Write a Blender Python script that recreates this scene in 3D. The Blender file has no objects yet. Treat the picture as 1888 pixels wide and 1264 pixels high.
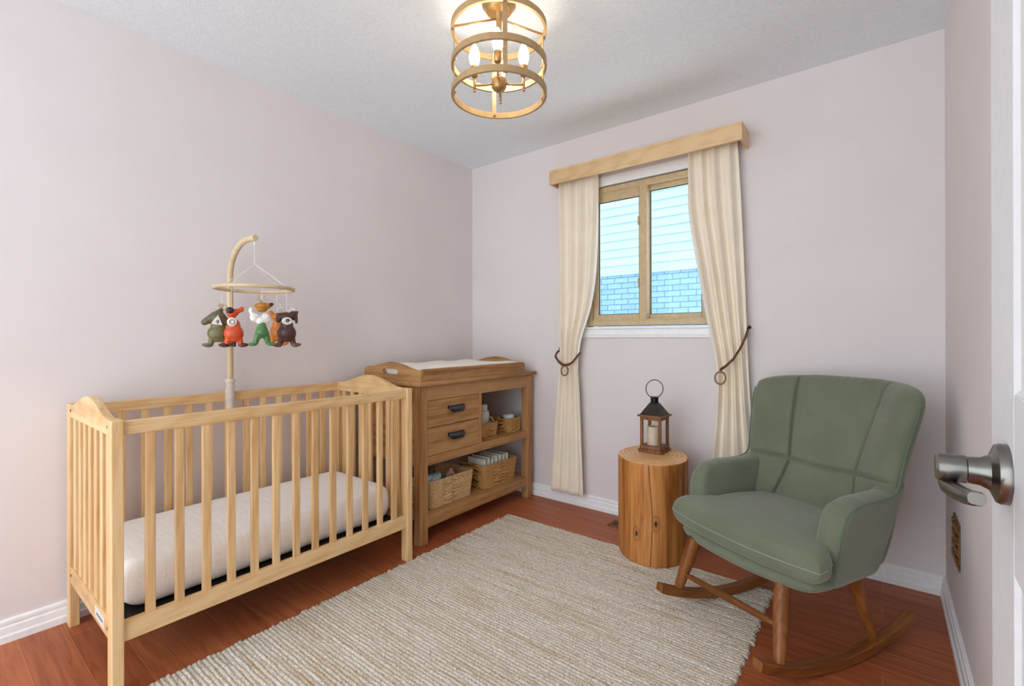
import bpy, bmesh, math, random
import numpy as np
from mathutils import Vector, Matrix
random.seed(7)
rng = np.random.default_rng(7)
D = bpy.data
COL = bpy.context.scene.collection
pi = math.pi

# ------------------------------------------------------------------ materials
def lin(c):
    return tuple(((v/255)/12.92 if v/255 <= .04045 else ((v/255+.055)/1.055)**2.4) for v in c) + (1,)

def new_mat(name):
    m = D.materials.new(name); m.use_nodes = True
    nt = m.node_tree
    return m, nt, nt.nodes['Principled BSDF']

def N(nt, t, **kw):
    n = nt.nodes.new(t)
    for k, v in kw.items():
        if k in n.inputs.keys() if hasattr(n.inputs, 'keys') else False: n.inputs[k].default_value = v
        else: setattr(n, k, v)
    return n

def coords(nt, scale=(1, 1, 1), loc=(0, 0, 0), rot=(0, 0, 0)):
    tc = N(nt, 'ShaderNodeTexCoord'); mp = N(nt, 'ShaderNodeMapping')
    mp.inputs['Scale'].default_value = scale; mp.inputs['Location'].default_value = loc; mp.inputs['Rotation'].default_value = rot
    nt.links.new(tc.outputs['Object'], mp.inputs['Vector'])
    return mp.outputs['Vector']

def noise(nt, vec, scale, detail=3, rough=.55, dist=0):
    n = N(nt, 'ShaderNodeTexNoise')
    n.inputs['Scale'].default_value = scale; n.inputs['Detail'].default_value = detail
    n.inputs['Roughness'].default_value = rough; n.inputs['Distortion'].default_value = dist
    nt.links.new(vec, n.inputs['Vector'])
    return n.outputs['Fac']

def ramp(nt, fac, stops):
    r = N(nt, 'ShaderNodeValToRGB'); e = r.color_ramp.elements
    while len(e) > 1: e.remove(e[-1])
    e[0].position, e[0].color = stops[0][0], lin(stops[0][1])
    for p, c in stops[1:]:
        x = e.new(p); x.color = lin(c)
    nt.links.new(fac, r.inputs['Fac'])
    return r.outputs['Color']

def mixc(nt, a, b, fac, mode='MIX'):
    m = N(nt, 'ShaderNodeMix'); m.data_type = 'RGBA'; m.blend_type = mode
    if isinstance(fac, (int, float)): m.inputs[0].default_value = fac
    else: nt.links.new(fac, m.inputs[0])
    for s, v in ((6, a), (7, b)):
        if isinstance(v, tuple): m.inputs[s].default_value = v
        else: nt.links.new(v, m.inputs[s])
    return m.outputs[2]

def bump(nt, b, h, strength=.3, dist=.002):
    n = N(nt, 'ShaderNodeBump'); n.inputs['Strength'].default_value = strength; n.inputs['Distance'].default_value = dist
    nt.links.new(h, n.inputs['Height']); nt.links.new(n.outputs['Normal'], b.inputs['Normal'])

def plain(name, rgb, rough=.5, metal=0, var=0.04, scale=40, bmp=0, bdist=.001, sheen=0, spec=.5, bscale=None, coat=0):
    m, nt, b = new_mat(name)
    v = coords(nt)
    f = noise(nt, v, scale)
    lo = tuple(max(0, c*(1-var*2)) for c in rgb); hi = tuple(min(255, c*(1+var)) for c in rgb)
    nt.links.new(ramp(nt, f, [(.3, lo), (.7, hi)]), b.inputs['Base Color'])
    b.inputs['Roughness'].default_value = rough; b.inputs['Metallic'].default_value = metal
    b.inputs['Specular IOR Level'].default_value = spec
    if sheen: b.inputs['Sheen Weight'].default_value = sheen; b.inputs['Sheen Roughness'].default_value = .4
    if coat: b.inputs['Coat Weight'].default_value = coat; b.inputs['Coat Roughness'].default_value = .15
    if bmp: bump(nt, b, noise(nt, v, bscale or scale*4), bmp, bdist)
    return m

def wood(name, dark, mid, light, axis='z', rough=.45, ring=9, fine=1.0, contrast=1.0, knots=None):
    """straight-grained timber, grain along `axis`"""
    m, nt, b = new_mat(name)
    st = {'x': (.35, ring, ring), 'y': (ring, .35, ring), 'z': (ring, ring, .35)}[axis]
    v = coords(nt, st)
    broad = noise(nt, v, 1.6, 3, .5, .6)
    st2 = {'x': (3, 130, 130), 'y': (130, 3, 130), 'z': (130, 130, 3)}[axis]
    v2 = coords(nt, st2, (3.1, 1.7, 2.2))
    fib = noise(nt, v2, 1.5, 4, .65)
    wv = N(nt, 'ShaderNodeTexWave', wave_type='BANDS', bands_direction={'x': 'Y', 'y': 'X', 'z': 'X'}[axis])
    st3 = {'x': (.25, 1, 1), 'y': (1, .25, 1), 'z': (1, 1, .25)}[axis]
    nt.links.new(coords(nt, st3, (.3, .2, .7), (.2, .15, .5)), wv.inputs['Vector'])
    wv.inputs['Scale'].default_value = 16; wv.inputs['Distortion'].default_value = 5; wv.inputs['Detail'].default_value = 3
    wv.inputs['Detail Scale'].default_value = 1.3
    ad = N(nt, 'ShaderNodeMath', operation='MULTIPLY_ADD'); nt.links.new(wv.outputs['Fac'], ad.inputs[0]); ad.inputs[1].default_value = .13*contrast
    nt.links.new(broad, ad.inputs[2])
    ad2 = N(nt, 'ShaderNodeMath', operation='MULTIPLY_ADD'); nt.links.new(fib, ad2.inputs[0]); ad2.inputs[1].default_value = .6*fine
    nt.links.new(ad.outputs[0], ad2.inputs[2])
    c = ramp(nt, ad2.outputs[0], [(.45, dark), (.78, mid), (1.1 if False else 1.0, light)])
    nt.links.new(c, b.inputs['Base Color'])
    b.inputs['Roughness'].default_value = rough; b.inputs['Specular IOR Level'].default_value = .35
    bump(nt, b, fib, .12, .0006)
    return m

M = {}
OAK = ((178, 134, 84), (214, 173, 120), (229, 196, 147))
TEAK = ((110, 70, 36), (156, 110, 64), (184, 140, 92))
WAL = ((84, 46, 18), (120, 70, 30), (142, 88, 42))
for a in 'xyz':
    M['oak_'+a] = wood('light_oak_'+a, *OAK, a)
    M['teak_'+a] = wood('brown_oak_'+a, *TEAK, a, contrast=.5, fine=1.3, ring=14)
    M['walnut_'+a] = wood('walnut_'+a, *WAL, a, rough=.38)
M['valance'] = wood('valance_oak', (180, 146, 102), (210, 176, 130), (226, 196, 152), 'x')
M['lantern_wood'] = wood('lantern_wood', (70, 40, 20), (112, 70, 38), (140, 94, 56), 'z', rough=.5)
M['mobile_wood'] = wood('mobile_wood', (186, 162, 124), (206, 184, 146), (218, 198, 164), 'z')
M['white_trim'] = plain('white_trim_paint', (242, 245, 247), .38, var=.01)
M['door_paint'] = plain('door_paint', (224, 225, 228), .45, var=.008)
M['wall'] = plain('pink_white_wall_paint', (226, 220, 220), .85, var=.006, scale=3, bmp=.08, bdist=.001, bscale=220, spec=.2)
M['ceiling'] = plain('stippled_ceiling_paint', (234, 241, 246), .95, var=.012, scale=90, bmp=.55, bdist=.003, bscale=130, spec=.1)
M['vinyl'] = plain('tan_vinyl', (200, 178, 138), .45, var=.03, scale=30)
M['black'] = plain('black_base', (22, 20, 22), .7)
M['blackmetal'] = plain('black_metal', (34, 36, 40), .3, .6, coat=.5)
M['whiteplastic'] = plain('white_plastic', (232, 228, 220), .35)
M['clear_white'] = plain('pale_clamp_plastic', (214, 204, 194), .35)
M['thread'] = plain('white_thread', (235, 232, 226), .8)
M['nickel'] = plain('brushed_nickel', (128, 125, 120), .27, 1, var=.05, scale=25)
M['gold'] = plain('champagne_gold', (186, 152, 104), .36, .85, var=.03)
M['gold_matte'] = plain('champagne_gold_matte', (190, 160, 116), .5, .35, var=.03)
M['roofmetal'] = plain('dark_roof_metal', (62, 54, 48), .42, .7, var=.18, scale=20)
M['darkmetal'] = plain('blackened_metal', (30, 32, 32), .42, .7)
M['candle'] = plain('ivory_wax', (226, 214, 190), .5, var=.02)
M['candle'].node_tree.nodes['Principled BSDF'].inputs['Subsurface Weight'].default_value = .15
M['leather'] = plain('brown_cord', (104, 62, 34), .6, var=.2, scale=160, bmp=.6, bscale=300)
M['ringwood'] = plain('ring_wood', (128, 84, 46), .45, var=.1)
M['brass'] = plain('antique_brass', (132, 96, 48), .4, .7, var=.2, scale=90)
M['bronze'] = plain('vent_brown', (140, 92, 58), .5, .3, var=.1)
M['ventdark'] = plain('vent_dark', (46, 30, 22), .8)
M['label'] = plain('label_paper', (216, 214, 208), .5, var=.01)
M['ink'] = plain('label_ink', (52, 50, 52), .6)
M['lotion'] = plain('white_bottle_plastic', (226, 226, 220), .3, var=.01)
M['wipes'] = plain('blue_packet_film', (166, 204, 226), .3, var=.18, scale=45)
M['wipes_brown'] = plain('brown_parcel', (132, 98, 72), .7, var=.2, scale=60)
M['teat'] = plain('peach_teat', (206, 150, 122), .4)
M['mint'] = plain('pale_mint_plastic', (212, 228, 224), .3)

def fabric(name, c1, c2, scale=900, rough=.95, sheen=.2, bmpv=.25, mott=.0):
    m, nt, b = new_mat(name)
    v = coords(nt)
    f = noise(nt, v, scale, 2, .6)
    c = ramp(nt, f, [(.35, c1), (.65, c2)])
    g = noise(nt, v, 6, 3)
    c = mixc(nt, c, ramp(nt, g, [(.3, tuple(x*.92 for x in c1)), (.7, c2)]), .25)
    nt.links.new(c, b.inputs['Base Color'])
    b.inputs['Roughness'].default_value = rough; b.inputs['Specular IOR Level'].default_value = .15
    b.inputs['Sheen Weight'].default_value = sheen; b.inputs['Sheen Roughness'].default_value = .5
    bump(nt, b, f, bmpv, .0008)
    return m
M['green'] = fabric('sage_green_weave', (91, 98, 79), (127, 134, 112), 700, sheen=.35)
M['green_seam'] = fabric('sage_green_piping', (78, 92, 76), (112, 130, 108), 700, sheen=.3)
M['greenthread'] = plain('seam_thread', (152, 166, 142), .8)
M['curtain'] = fabric('cream_linen', (236, 224, 204), (247, 239, 223), 420, sheen=.1)
M['pad'] = fabric('white_pad_cover', (238, 232, 218), (248, 244, 234), 160, sheen=.1)
M['diaper'] = fabric('diaper_cloth', (212, 216, 200), (238, 240, 226), 60, sheen=.1)
def mattress_mat():
    m, nt, b = new_mat('printed_cotton')
    v = coords(nt)
    base = ramp(nt, noise(nt, coords(nt, (60, 4, 60)), 3, 3), [(.3, (246, 243, 238)), (.7, (252, 251, 248))])
    spot = noise(nt, coords(nt, (1, 1, 1.6)), 26, 3, .7, 1.5)
    dark = ramp(nt, spot, [(.735, (0, 0, 0)), (.75, (255, 255, 255))])
    c = mixc(nt, base, lin((96, 92, 94)), dark)
    nt.links.new(c, b.inputs['Base Color']); b.inputs['Roughness'].default_value = .9
    wr = noise(nt, coords(nt, (3, 26, 8)), 1.2, 3)
    bump(nt, b, wr, .35, .012)
    return m
M['mattress'] = mattress_mat()

def floor_mat():
    m, nt, b = new_mat('red_brown_laminate')
    v = coords(nt)
    br = N(nt, 'ShaderNodeTexBrick')
    nt.links.new(v, br.inputs['Vector'])
    br.inputs['Scale'].default_value = 1; br.inputs['Brick Width'].default_value = 1.2; br.inputs['Row Height'].default_value = .125
    br.inputs['Mortar Size'].default_value = .0006; br.inputs['Mortar Smooth'].default_value = .2; br.inputs['Bias'].default_value = 0
    br.offset = .37; br.squash = 1
    br.inputs['Color1'].default_value = (0, 0, 0, 1); br.inputs['Color2'].default_value = (1, 1, 1, 1); br.inputs['Mortar'].default_value = (.5, .5, .5, 1)
    grain = noise(nt, coords(nt, (1.4, 22, 1)), 2.2, 5, .62, .8)
    fib = noise(nt, coords(nt, (6, 240, 1)), 1.4, 3, .6)
    ad = N(nt, 'ShaderNodeMath', operation='MULTIPLY_ADD'); nt.links.new(br.outputs['Color'], ad.inputs[0]); ad.inputs[1].default_value = .22
    nt.links.new(grain, ad.inputs[2])
    ad2 = N(nt, 'ShaderNodeMath', operation='MULTIPLY_ADD'); nt.links.new(fib, ad2.inputs[0]); ad2.inputs[1].default_value = .2
    nt.links.new(ad.outputs[0], ad2.inputs[2])
    c = ramp(nt, ad2.outputs[0], [(.35, (130, 64, 36)), (.65, (164, 88, 52)), (.95, (188, 112, 70))])
    c = mixc(nt, c, lin((206, 134, 92)), br.outputs['Fac'])
    nt.links.new(c, b.inputs['Base Color'])
    b.inputs['Roughness'].default_value = .42; b.inputs['Specular IOR Level'].default_value = .35
    bump(nt, b, grain, .05, .001)
    return m
M['floor'] = floor_mat()

def rug_mat():
    m, nt, b = new_mat('heathered_wool')
    sp = noise(nt, coords(nt, (1, 1.3, 1)), 170, 3, .7)
    st = noise(nt, coords(nt, (2.5, 70, 1)), 1.0, 3, .6)
    c1 = ramp(nt, sp, [(.30, (140, 124, 108)), (.42, (205, 196, 184)), (.60, (236, 231, 222))])
    c2 = ramp(nt, st, [(.34, (214, 190, 160)), (.48, (236, 230, 220)), (.66, (246, 244, 240))])
    c = mixc(nt, c1, c2, .8, 'MULTIPLY')
    fl = noise(nt, coords(nt, (1, 1.6, 1)), 75, 2, .6)
    c = mixc(nt, c, lin((150, 122, 96)), ramp(nt, fl, [(.64, (0, 0, 0)), (.72, (190, 190, 190))]))
    nt.links.new(c, b.inputs['Base Color']); b.inputs['Roughness'].default_value = .95; b.inputs['Specular IOR Level'].default_value = .1
    bump(nt, b, sp, .5, .003)
    return m
M['rug'] = rug_mat()

def basket_mat(name, a, b_, c_):
    m, nt, b = new_mat(name)
    f = noise(nt, coords(nt, (1, 1, 1.6)), 130, 3, .7)
    nt.links.new(ramp(nt, f, [(.3, a), (.5, b_), (.7, c_)]), b.inputs['Base Color'])
    b.inputs['Roughness'].default_value = .75
    bump(nt, b, f, .5, .002)
    return m
M['straw'] = basket_mat('pale_seagrass', (150, 112, 68), (206, 172, 122), (232, 206, 162))
M['straw2'] = basket_mat('golden_seagrass', (130, 86, 42), (190, 142, 82), (218, 176, 114))

def stump_mats():
    m, nt, b = new_mat('log_side')
    g = noise(nt, coords(nt, (9, 9, .8)), 1.6, 4, .6, .7)
    fi = noise(nt, coords(nt, (90, 90, 3)), 1.3, 4, .65)
    ad = N(nt, 'ShaderNodeMath', operation='MULTIPLY_ADD'); nt.links.new(fi, ad.inputs[0]); ad.inputs[1].default_value = .5; nt.links.new(g, ad.inputs[2])
    c = ramp(nt, ad.outputs[0], [(.5, (112, 62, 24)), (.72, (170, 106, 50)), (.95, (204, 142, 80))])
    at = N(nt, 'ShaderNodeAttribute'); at.attribute_name = 'mark'
    c = mixc(nt, c, lin((52, 28, 14)), at.outputs['Fac'])
    nt.links.new(c, b.inputs['Base Color']); b.inputs['Roughness'].default_value = .5; b.inputs['Specular IOR Level'].default_value = .3
    bump(nt, b, fi, .15, .001)
    t, nt, b = new_mat('log_end_grain')
    wv = N(nt, 'ShaderNodeTexWave', wave_type='RINGS', rings_direction='Z')
    nt.links.new(coords(nt, (1, 1, 1), (.02, .03, 0)), wv.inputs['Vector'])
    wv.inputs['Scale'].default_value = 14; wv.inputs['Distortion'].default_value = 5; wv.inputs['Detail'].default_value = 3; wv.inputs['Detail Scale'].default_value = .7
    n2 = noise(nt, coords(nt), 9, 4, .6)
    ad = N(nt, 'ShaderNodeMath', operation='MULTIPLY_ADD'); nt.links.new(wv.outputs['Fac'], ad.inputs[0]); ad.inputs[1].default_value = .3; nt.links.new(n2, ad.inputs[2])
    nt.links.new(ramp(nt, ad.outputs[0], [(.3, (190, 132, 74)), (.6, (216, 164, 106)), (.9, (232, 192, 138))]), b.inputs['Base Color'])
    b.inputs['Roughness'].default_value = .45
    return m, t
M['log'], M['logtop'] = stump_mats()

def siding_mat():
    m, nt, b = new_mat('pale_siding')
    nt.links.new(ramp(nt, noise(nt, coords(nt, (.5, 1, 8)), 2), [(.3, (138, 166, 172)), (.7, (150, 178, 184))]), b.inputs['Base Color'])
    b.inputs['Roughness'].default_value = .6
    return m
M['siding'] = siding_mat()
def brick_mat():
    m, nt, b = new_mat('blue_grey_brick')
    br = N(nt, 'ShaderNodeTexBrick')
    nt.links.new(coords(nt, (1, 1, 1), (0, 0, 0), (pi/2, 0, 0)), br.inputs['Vector'])
    br.inputs['Scale'].default_value = 1; br.inputs['Brick Width'].default_value = .2; br.inputs['Row Height'].default_value = .073
    br.inputs['Mortar Size'].default_value = .006; br.inputs['Mortar Smooth'].default_value = .3
    br.inputs['Color1'].default_value = lin((112, 148, 174)); br.inputs['Color2'].default_value = lin((124, 160, 184)); br.inputs['Mortar'].default_value = lin((72, 104, 134))
    n2 = noise(nt, coords(nt), 30, 4, .7)
    c = mixc(nt, br.outputs['Color'], ramp(nt, n2, [(.3, (170, 180, 186)), (.7, (255, 255, 255))]), .5, 'MULTIPLY')
    nt.links.new(c, b.inputs['Base Color']); b.inputs['Roughness'].default_value = .9
    bump(nt, b, br.outputs['Fac'], -.4, .006)
    return m
M['brick'] = brick_mat()

def glass_mat(name, tint=(1, 1, 1, 1), fac=.05):
    m = D.materials.new(name); m.use_nodes = True; nt = m.node_tree
    nt.nodes.remove(nt.nodes['Principled BSDF'])
    o = nt.nodes['Material Output']
    t = N(nt, 'ShaderNodeBsdfTransparent'); t.inputs['Color'].default_value = tint
    g = N(nt, 'ShaderNodeBsdfGlossy'); g.inputs['Roughness'].default_value = .02
    mx = N(nt, 'ShaderNodeMixShader'); mx.inputs[0].default_value = fac
    nt.links.new(t.outputs[0], mx.inputs[1]); nt.links.new(g.outputs[0], mx.inputs[2]); nt.links.new(mx.outputs[0], o.inputs['Surface'])
    return m
M['glass'] = glass_mat('window_glass', (.96, .98, 1, 1), .02)
M['lglass'] = glass_mat('lantern_glass', (.97, .97, .97, 1), .05)
def emit(name, col, s):
    m, nt, b = new_mat(name)
    b.inputs['Base Color'].default_value = (1, 1, 1, 1)
    b.inputs['Emission Color'].default_value = col; b.inputs['Emission Strength'].default_value = s
    return m
M['bulb'] = emit('lit_bulb', (1, .88, .70, 1), 24)

TOYC = dict(olive=(112, 106, 66), olive_d=(98, 90, 62), red=(214, 78, 30), darkfoot=(84, 34, 24), tail=(52, 16, 18),
            green=(72, 122, 66), ochre=(176, 116, 28), white=(232, 228, 222), orange=(206, 122, 36), brown=(78, 42, 34), browna=(110, 70, 56),
            blackp=(28, 28, 32), antler=(196, 172, 140), grey=(120, 122, 124))
for k, c in TOYC.items(): M['toy_'+k] = plain('toy_'+k, c, .4, var=.08, scale=60, coat=.15)

# ------------------------------------------------------------------ mesh building
ORI = {}
class MB:
    def __init__(s): s.v = []; s.f = []
    def add(s, v, f):
        o = len(s.v); s.v += [tuple(map(float, p)) for p in v]; s.f += [tuple(i+o for i in q) for q in f]; return s
    def box(s, x0, x1, y0, y1, z0, z1):
        return s.add([(x0, y0, z0), (x1, y0, z0), (x1, y1, z0), (x0, y1, z0), (x0, y0, z1), (x1, y0, z1), (x1, y1, z1), (x0, y1, z1)],
              [(0, 3, 2, 1), (4, 5, 6, 7), (0, 1, 5, 4), (1, 2, 6, 5), (2, 3, 7, 6), (3, 0, 4, 7)])
    def tube(s, pts, r, n=10, closed=False, cap=True, flat=None):
        P = [Vector(p) for p in pts]; k = len(P)
        R = r if isinstance(r, (list, tuple)) else [r]*k
        T = []
        for i in range(k):
            a = P[(i-1) % k] if (closed or i > 0) else P[i]; b = P[(i+1) % k] if (closed or i < k-1) else P[i]
            t = (b-a); T.append(t.normalized() if t.length > 1e-9 else Vector((0, 0, 1)))
        u = T[0].orthogonal().normalized(); V = []
        for i in range(k):
            u = (u - T[i]*u.dot(T[i])); u = u.normalized() if u.length > 1e-6 else T[i].orthogonal().normalized()
            w = T[i].cross(u)
            for j in range(n):
                a = 2*pi*j/n; V.append(P[i] + (u*math.cos(a) + w*math.sin(a))*R[i])
        F = []
        for i in range(k if closed else k-1):
            for j in range(n):
                a, b = i*n+j, i*n+(j+1) % n; c, d = ((i+1) % k)*n+(j+1) % n, ((i+1) % k)*n+j
                F.append((a, b, c, d))
        if cap and not closed: F.append(tuple(range(n-1, -1, -1))); F.append(tuple((k-1)*n+j for j in range(n)))
        return s.add(V, F)
    def lathe(s, prof, c=(0, 0, 0), n=32, sx=1, sy=1, axis='z', cap=True):
        V = []; F = []
        for r, z in prof:
            for j in range(n):
                a = 2*pi*j/n; p = (r*sx*math.cos(a), r*sy*math.sin(a), z)
                if axis == 'x': p = (p[2], p[0], p[1])
                if axis == 'y': p = (p[0], p[2], p[1])
                V.append((p[0]+c[0], p[1]+c[1], p[2]+c[2]))
        for i in range(len(prof)-1):
            for j in range(n):
                F.append((i*n+j, i*n+(j+1) % n, (i+1)*n+(j+1) % n, (i+1)*n+j))
        if cap and prof[0][0] > 1e-6: F.append(tuple(range(n-1, -1, -1)))
        if cap and prof[-1][0] > 1e-6: F.append(tuple((len(prof)-1)*n+j for j in range(n)))
        return s.add(V, F)
    def ell(s, c, r, n=20, m=12, rot=None):
        V = []; F = []
        for i in range(m+1):
            t = pi*i/m
            for j in range(n):
                a = 2*pi*j/n; p = Vector((r[0]*math.sin(t)*math.cos(a), r[1]*math.sin(t)*math.sin(a), -r[2]*math.cos(t)))
                if rot: p = rot @ p
                V.append(p+Vector(c))
        for i in range(m):
            for j in range(n): F.append((i*n+j, i*n+(j+1) % n, (i+1)*n+(j+1) % n, (i+1)*n+j))
        return s.add(V, F)
    def prism(s, poly, y0, y1, plane='xz', hole=None):
        """extrude polygon given in `plane` along the remaining axis"""
        def P(a, b, t): return {'xz': (a, t, b), 'yz': (t, a, b), 'xy': (a, b, t)}[plane]
        n = len(poly)
        if hole is None:
            V = [P(a, b, y0) for a, b in poly]+[P(a, b, y1) for a, b in poly]
            F = [tuple(range(n)), tuple(range(2*n-1, n-1, -1))]+[(i, i+n, (i+1) % n+n, (i+1) % n) for i in range(n)]
            return s.add(V, F)
        V = [P(a, b, y0) for a, b in poly]+[P(a, b, y1) for a, b in poly]+[P(a, b, y0) for a, b in hole]+[P(a, b, y1) for a, b in hole]
        F = []
        for i in range(n):
            j = (i+1) % n
            F += [(i, j, 2*n+j, 2*n+i), (n+j, n+i, 3*n+i, 3*n+j), (i, i+n, j+n, j), (2*n+j, 3*n+j, 3*n+i, 2*n+i)]
        return s.add(V, F)
    def grid(s, G, closed_u=False):
        nu, nv = len(G), len(G[0]); V = [p for row in G for p in row]; F = []
        for i in range(nu if closed_u else nu-1):
            for j in range(nv-1):
                F.append((i*nv+j, ((i+1) % nu)*nv+j, ((i+1) % nu)*nv+j+1, i*nv+j+1))
        return s.add(V, F)

def origin(p):
    return ORI.get(p.name, Vector((0, 0, 0))) if p else Vector((0, 0, 0))

def obj(name, mb, mat, parent=None, smooth=False, bevel=0, seg=2, local=False, recalc=True, mods=()):
    me = D.meshes.new(name)
    o0 = Vector((0, 0, 0)) if local else origin(parent)
    me.from_pydata([(p[0]-o0.x, p[1]-o0.y, p[2]-o0.z) for p in mb.v], [], mb.f)
    if recalc:
        bm = bmesh.new(); bm.from_mesh(me); bmesh.ops.recalc_face_normals(bm, faces=bm.faces[:]); bm.to_mesh(me); bm.free()
    me.materials.append(mat if not isinstance(mat, str) else M[mat])
    o = D.objects.new(name, me); COL.objects.link(o)
    if parent: o.parent = parent; ORI[o.name] = o0.copy()
    if smooth is True:
        me.shade_smooth()
    elif smooth:
        me.set_sharp_from_angle(angle=math.radians(smooth)) if hasattr(me, 'set_sharp_from_angle') else None
        for p in me.polygons: p.use_smooth = True
    if bevel:
        b = o.modifiers.new('bevel', 'BEVEL'); b.width = bevel; b.segments = seg; b.limit_method = 'ANGLE'; b.angle_limit = math.radians(40)
        b.harden_normals = False
    return o

def tag(o, label, cat, group=None, kind=None):
    o['label'] = label; o['category'] = cat
    if group: o['group'] = group
    if kind: o['kind'] = kind
    return o
def thing(name, loc, label, cat, group=None, kind=None, rz=0):
    o = D.objects.new(name, None); COL.objects.link(o); o.empty_display_size = .05
    o.location = loc; o.rotation_euler = (0, 0, rz); ORI[o.name] = Vector(loc)
    return tag(o, label, cat, group, kind)

# ------------------------------------------------------------------ room
XL, XR, YB, YF, H = -2.549, .215, 2.754, -1.5, 2.44
def struct(name, mb, mat, label, cat, parent=None, bevel=0, smooth=False):
    o = obj(name, mb, mat, parent, bevel=bevel, smooth=smooth)
    return tag(o, label, cat, kind='structure')
struct('floor', MB().box(XL-.1, XR+.1, YF, YB+.15, -.08, 0), 'floor', 'red-brown laminate plank floor of the nursery', 'floor')
struct('ceiling', MB().box(XL-.1, XR+.1, YF, YB+.15, H, H+.08), 'ceiling', 'pale grey stippled ceiling', 'ceiling')
struct('wall_left', MB().box(XL-.1, XL, YF, YB, 0, H), 'wall', 'plain pink-white wall behind the crib', 'wall')
struct('wall_right', MB().box(XR, XR+.1, YF, YB, 0, H), 'wall', 'pink-white wall on the right beside the open door', 'wall')
WX0, WX1, WZ0, WZ1 = -1.525, -.742, 1.18, 2.08
wb = MB().box(XL-.1, WX0, YB, YB+.15, 0, H).box(WX1, XR+.1, YB, YB+.15, 0, H).box(WX0, WX1, YB, YB+.15, 0, WZ0).box(WX0, WX1, YB, YB+.15, WZ1, H)
struct('wall_back', wb, 'wall', 'pink-white wall with the window and cream curtains', 'wall')
# baseboards: moulded profile (distance from wall, height)
BP = [(0, 0), (.0205, 0), (.0205, .024), (.016, .030), (.0145, .054), (.0105, .058), (.0105, .063), (.012, .068), (.011, .077), (.006, .0815), (0, .0815)]
def baseboard(name, p0, p1, nrm, label):
    mb = MB(); V = []; 
    for p in (p0, p1):
        for a, z in BP: V.append((p[0]+nrm[0]*a, p[1]+nrm[1]*a, z))
    n = len(BP); F = [(i, i+1, n+i+1, n+i) for i in range(n-1)]+[tuple(range(n)), tuple(range(2*n-1, n-1, -1))]
    mb.add(V, F); return struct(name, mb, 'white_trim', label, 'baseboard')
baseboard('baseboard_left', (XL, YF), (XL, YB), (1, 0), 'white moulded baseboard along the wall behind the crib')
baseboard('baseboard_back', (XL, YB), (XR, YB), (0, -1), 'white moulded baseboard under the window')
baseboard('baseboard_right', (XR, YB), (XR, .1), (-1, 0), 'white moulded baseboard along the right wall by the door')

# window ------------------------------------------------------------
win = thing('window_1', (-1.13, YB+.03, 1.19), 'tan framed sliding window with two panes between the curtains', 'window', kind='structure')
def frame_mb(x0, x1, z0, z1, w, y0, y1, wt=None, wb_=None):
    wt = wt or w; wb_ = wb_ or w
    return MB().box(x0, x0+w, y0, y1, z0, z1).box(x1-w, x1, y0, y1, z0, z1).box(x0+w, x1-w, y0, y1, z1-wt, z1).box(x0+w, x1-w, y0, y1, z0, z0+wb_)
obj('window_frame', frame_mb(WX0+.004, WX1-.004, WZ0+.006, WZ1-.006, .032, YB+.004, YB+.09), 'vinyl', win, bevel=.003)
ls = obj('window_sash', frame_mb(-1.487, -1.135, 1.218, 2.04, .038, YB+.012, YB+.044, .058, .04), 'vinyl', win, bevel=.003)
rs = obj('window_sash', frame_mb(-1.152, -.778, 1.218, 2.045, .034, YB+.048, YB+.08, .034, .036), 'vinyl', win, bevel=.003)
obj('window_mullion', MB().box(-1.168, -1.122, YB+.004, YB+.05, 1.216, 2.046), 'vinyl', win, bevel=.004)
obj('window_track', MB().box(-1.49, -.778, YB+.008, YB+.02, 1.213, 1.226).box(-1.49, -.778, YB+.008, YB+.02, 2.038, 2.05), 'vinyl', win, bevel=.002)
obj('pane', MB().box(-1.452, -1.17, YB+.026, YB+.031, 1.255, 1.985), 'glass', ls)
obj('pane', MB().box(-1.12, -.81, YB+.062, YB+.067, 1.25, 2.013), 'glass', rs)
obj('gasket', frame_mb(-1.4505, -1.171, 1.2565, 1.9835, .005, YB+.018, YB+.026), 'black', ls)
obj('gasket', frame_mb(-1.1195, -.8105, 1.2525, 2.0125, .005, YB+.054, YB+.062), 'black', rs)
for zz in (1.42, 1.80): obj('latch', MB().box(-1.176, -1.166, YB-.006, YB+.014, zz, zz+.055), 'vinyl', ls, bevel=.003)
struct('trim_1', MB().box(-1.577, -.69, YB-.012, YB, 1.112, 1.165).box(-1.577, -.69, YB-.02, YB+.03, 1.165, 1.18).box(-1.577, -.69, YB-.016, YB, 1.125, 1.14), 'white_trim', 'white moulded window sill under the tan window', 'sill', bevel=.003)
struct('trim_2', MB().box(-1.577, WX0, YB-.010, YB, 1.18, 2.14).box(WX1, -.69, YB-.010, YB, 1.18, 2.14).box(WX0, WX1, YB-.010, YB, WZ1, 2.14), 'white_trim', 'white casing boards around the tan window', 'casing', bevel=.002)

# house next door -----------------------------------------------------
YN = 6.0
nb = thing('neighbouring_house', (-2.4, YN, -1.0), 'pale sided house wall with blue-grey brick seen through the window', 'house')
sd = MB(); zc = 1.97; k = 0
while zc < 4.4:
    h = .1145
    sd.add([(-7, YN-.022, zc), (2.5, YN-.022, zc), (2.5, YN-.004, zc+h), (-7, YN-.004, zc+h), (-7, YN, zc), (2.5, YN, zc)], [(0, 1, 2, 3), (4, 5, 1, 0)])
    zc += h
sd.box(-7, 2.5, YN, YN+.1, 1.97, 4.4)
obj('siding', sd, 'siding', nb, recalc=False)
obj('brick_base', MB().box(-7, 2.5, YN+.0, YN+.1, -1, 1.97), 'brick', nb)
obj('starter_strip', MB().box(-7, 2.5, YN-.03, YN, 1.955, 1.972), 'siding', nb)

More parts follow.
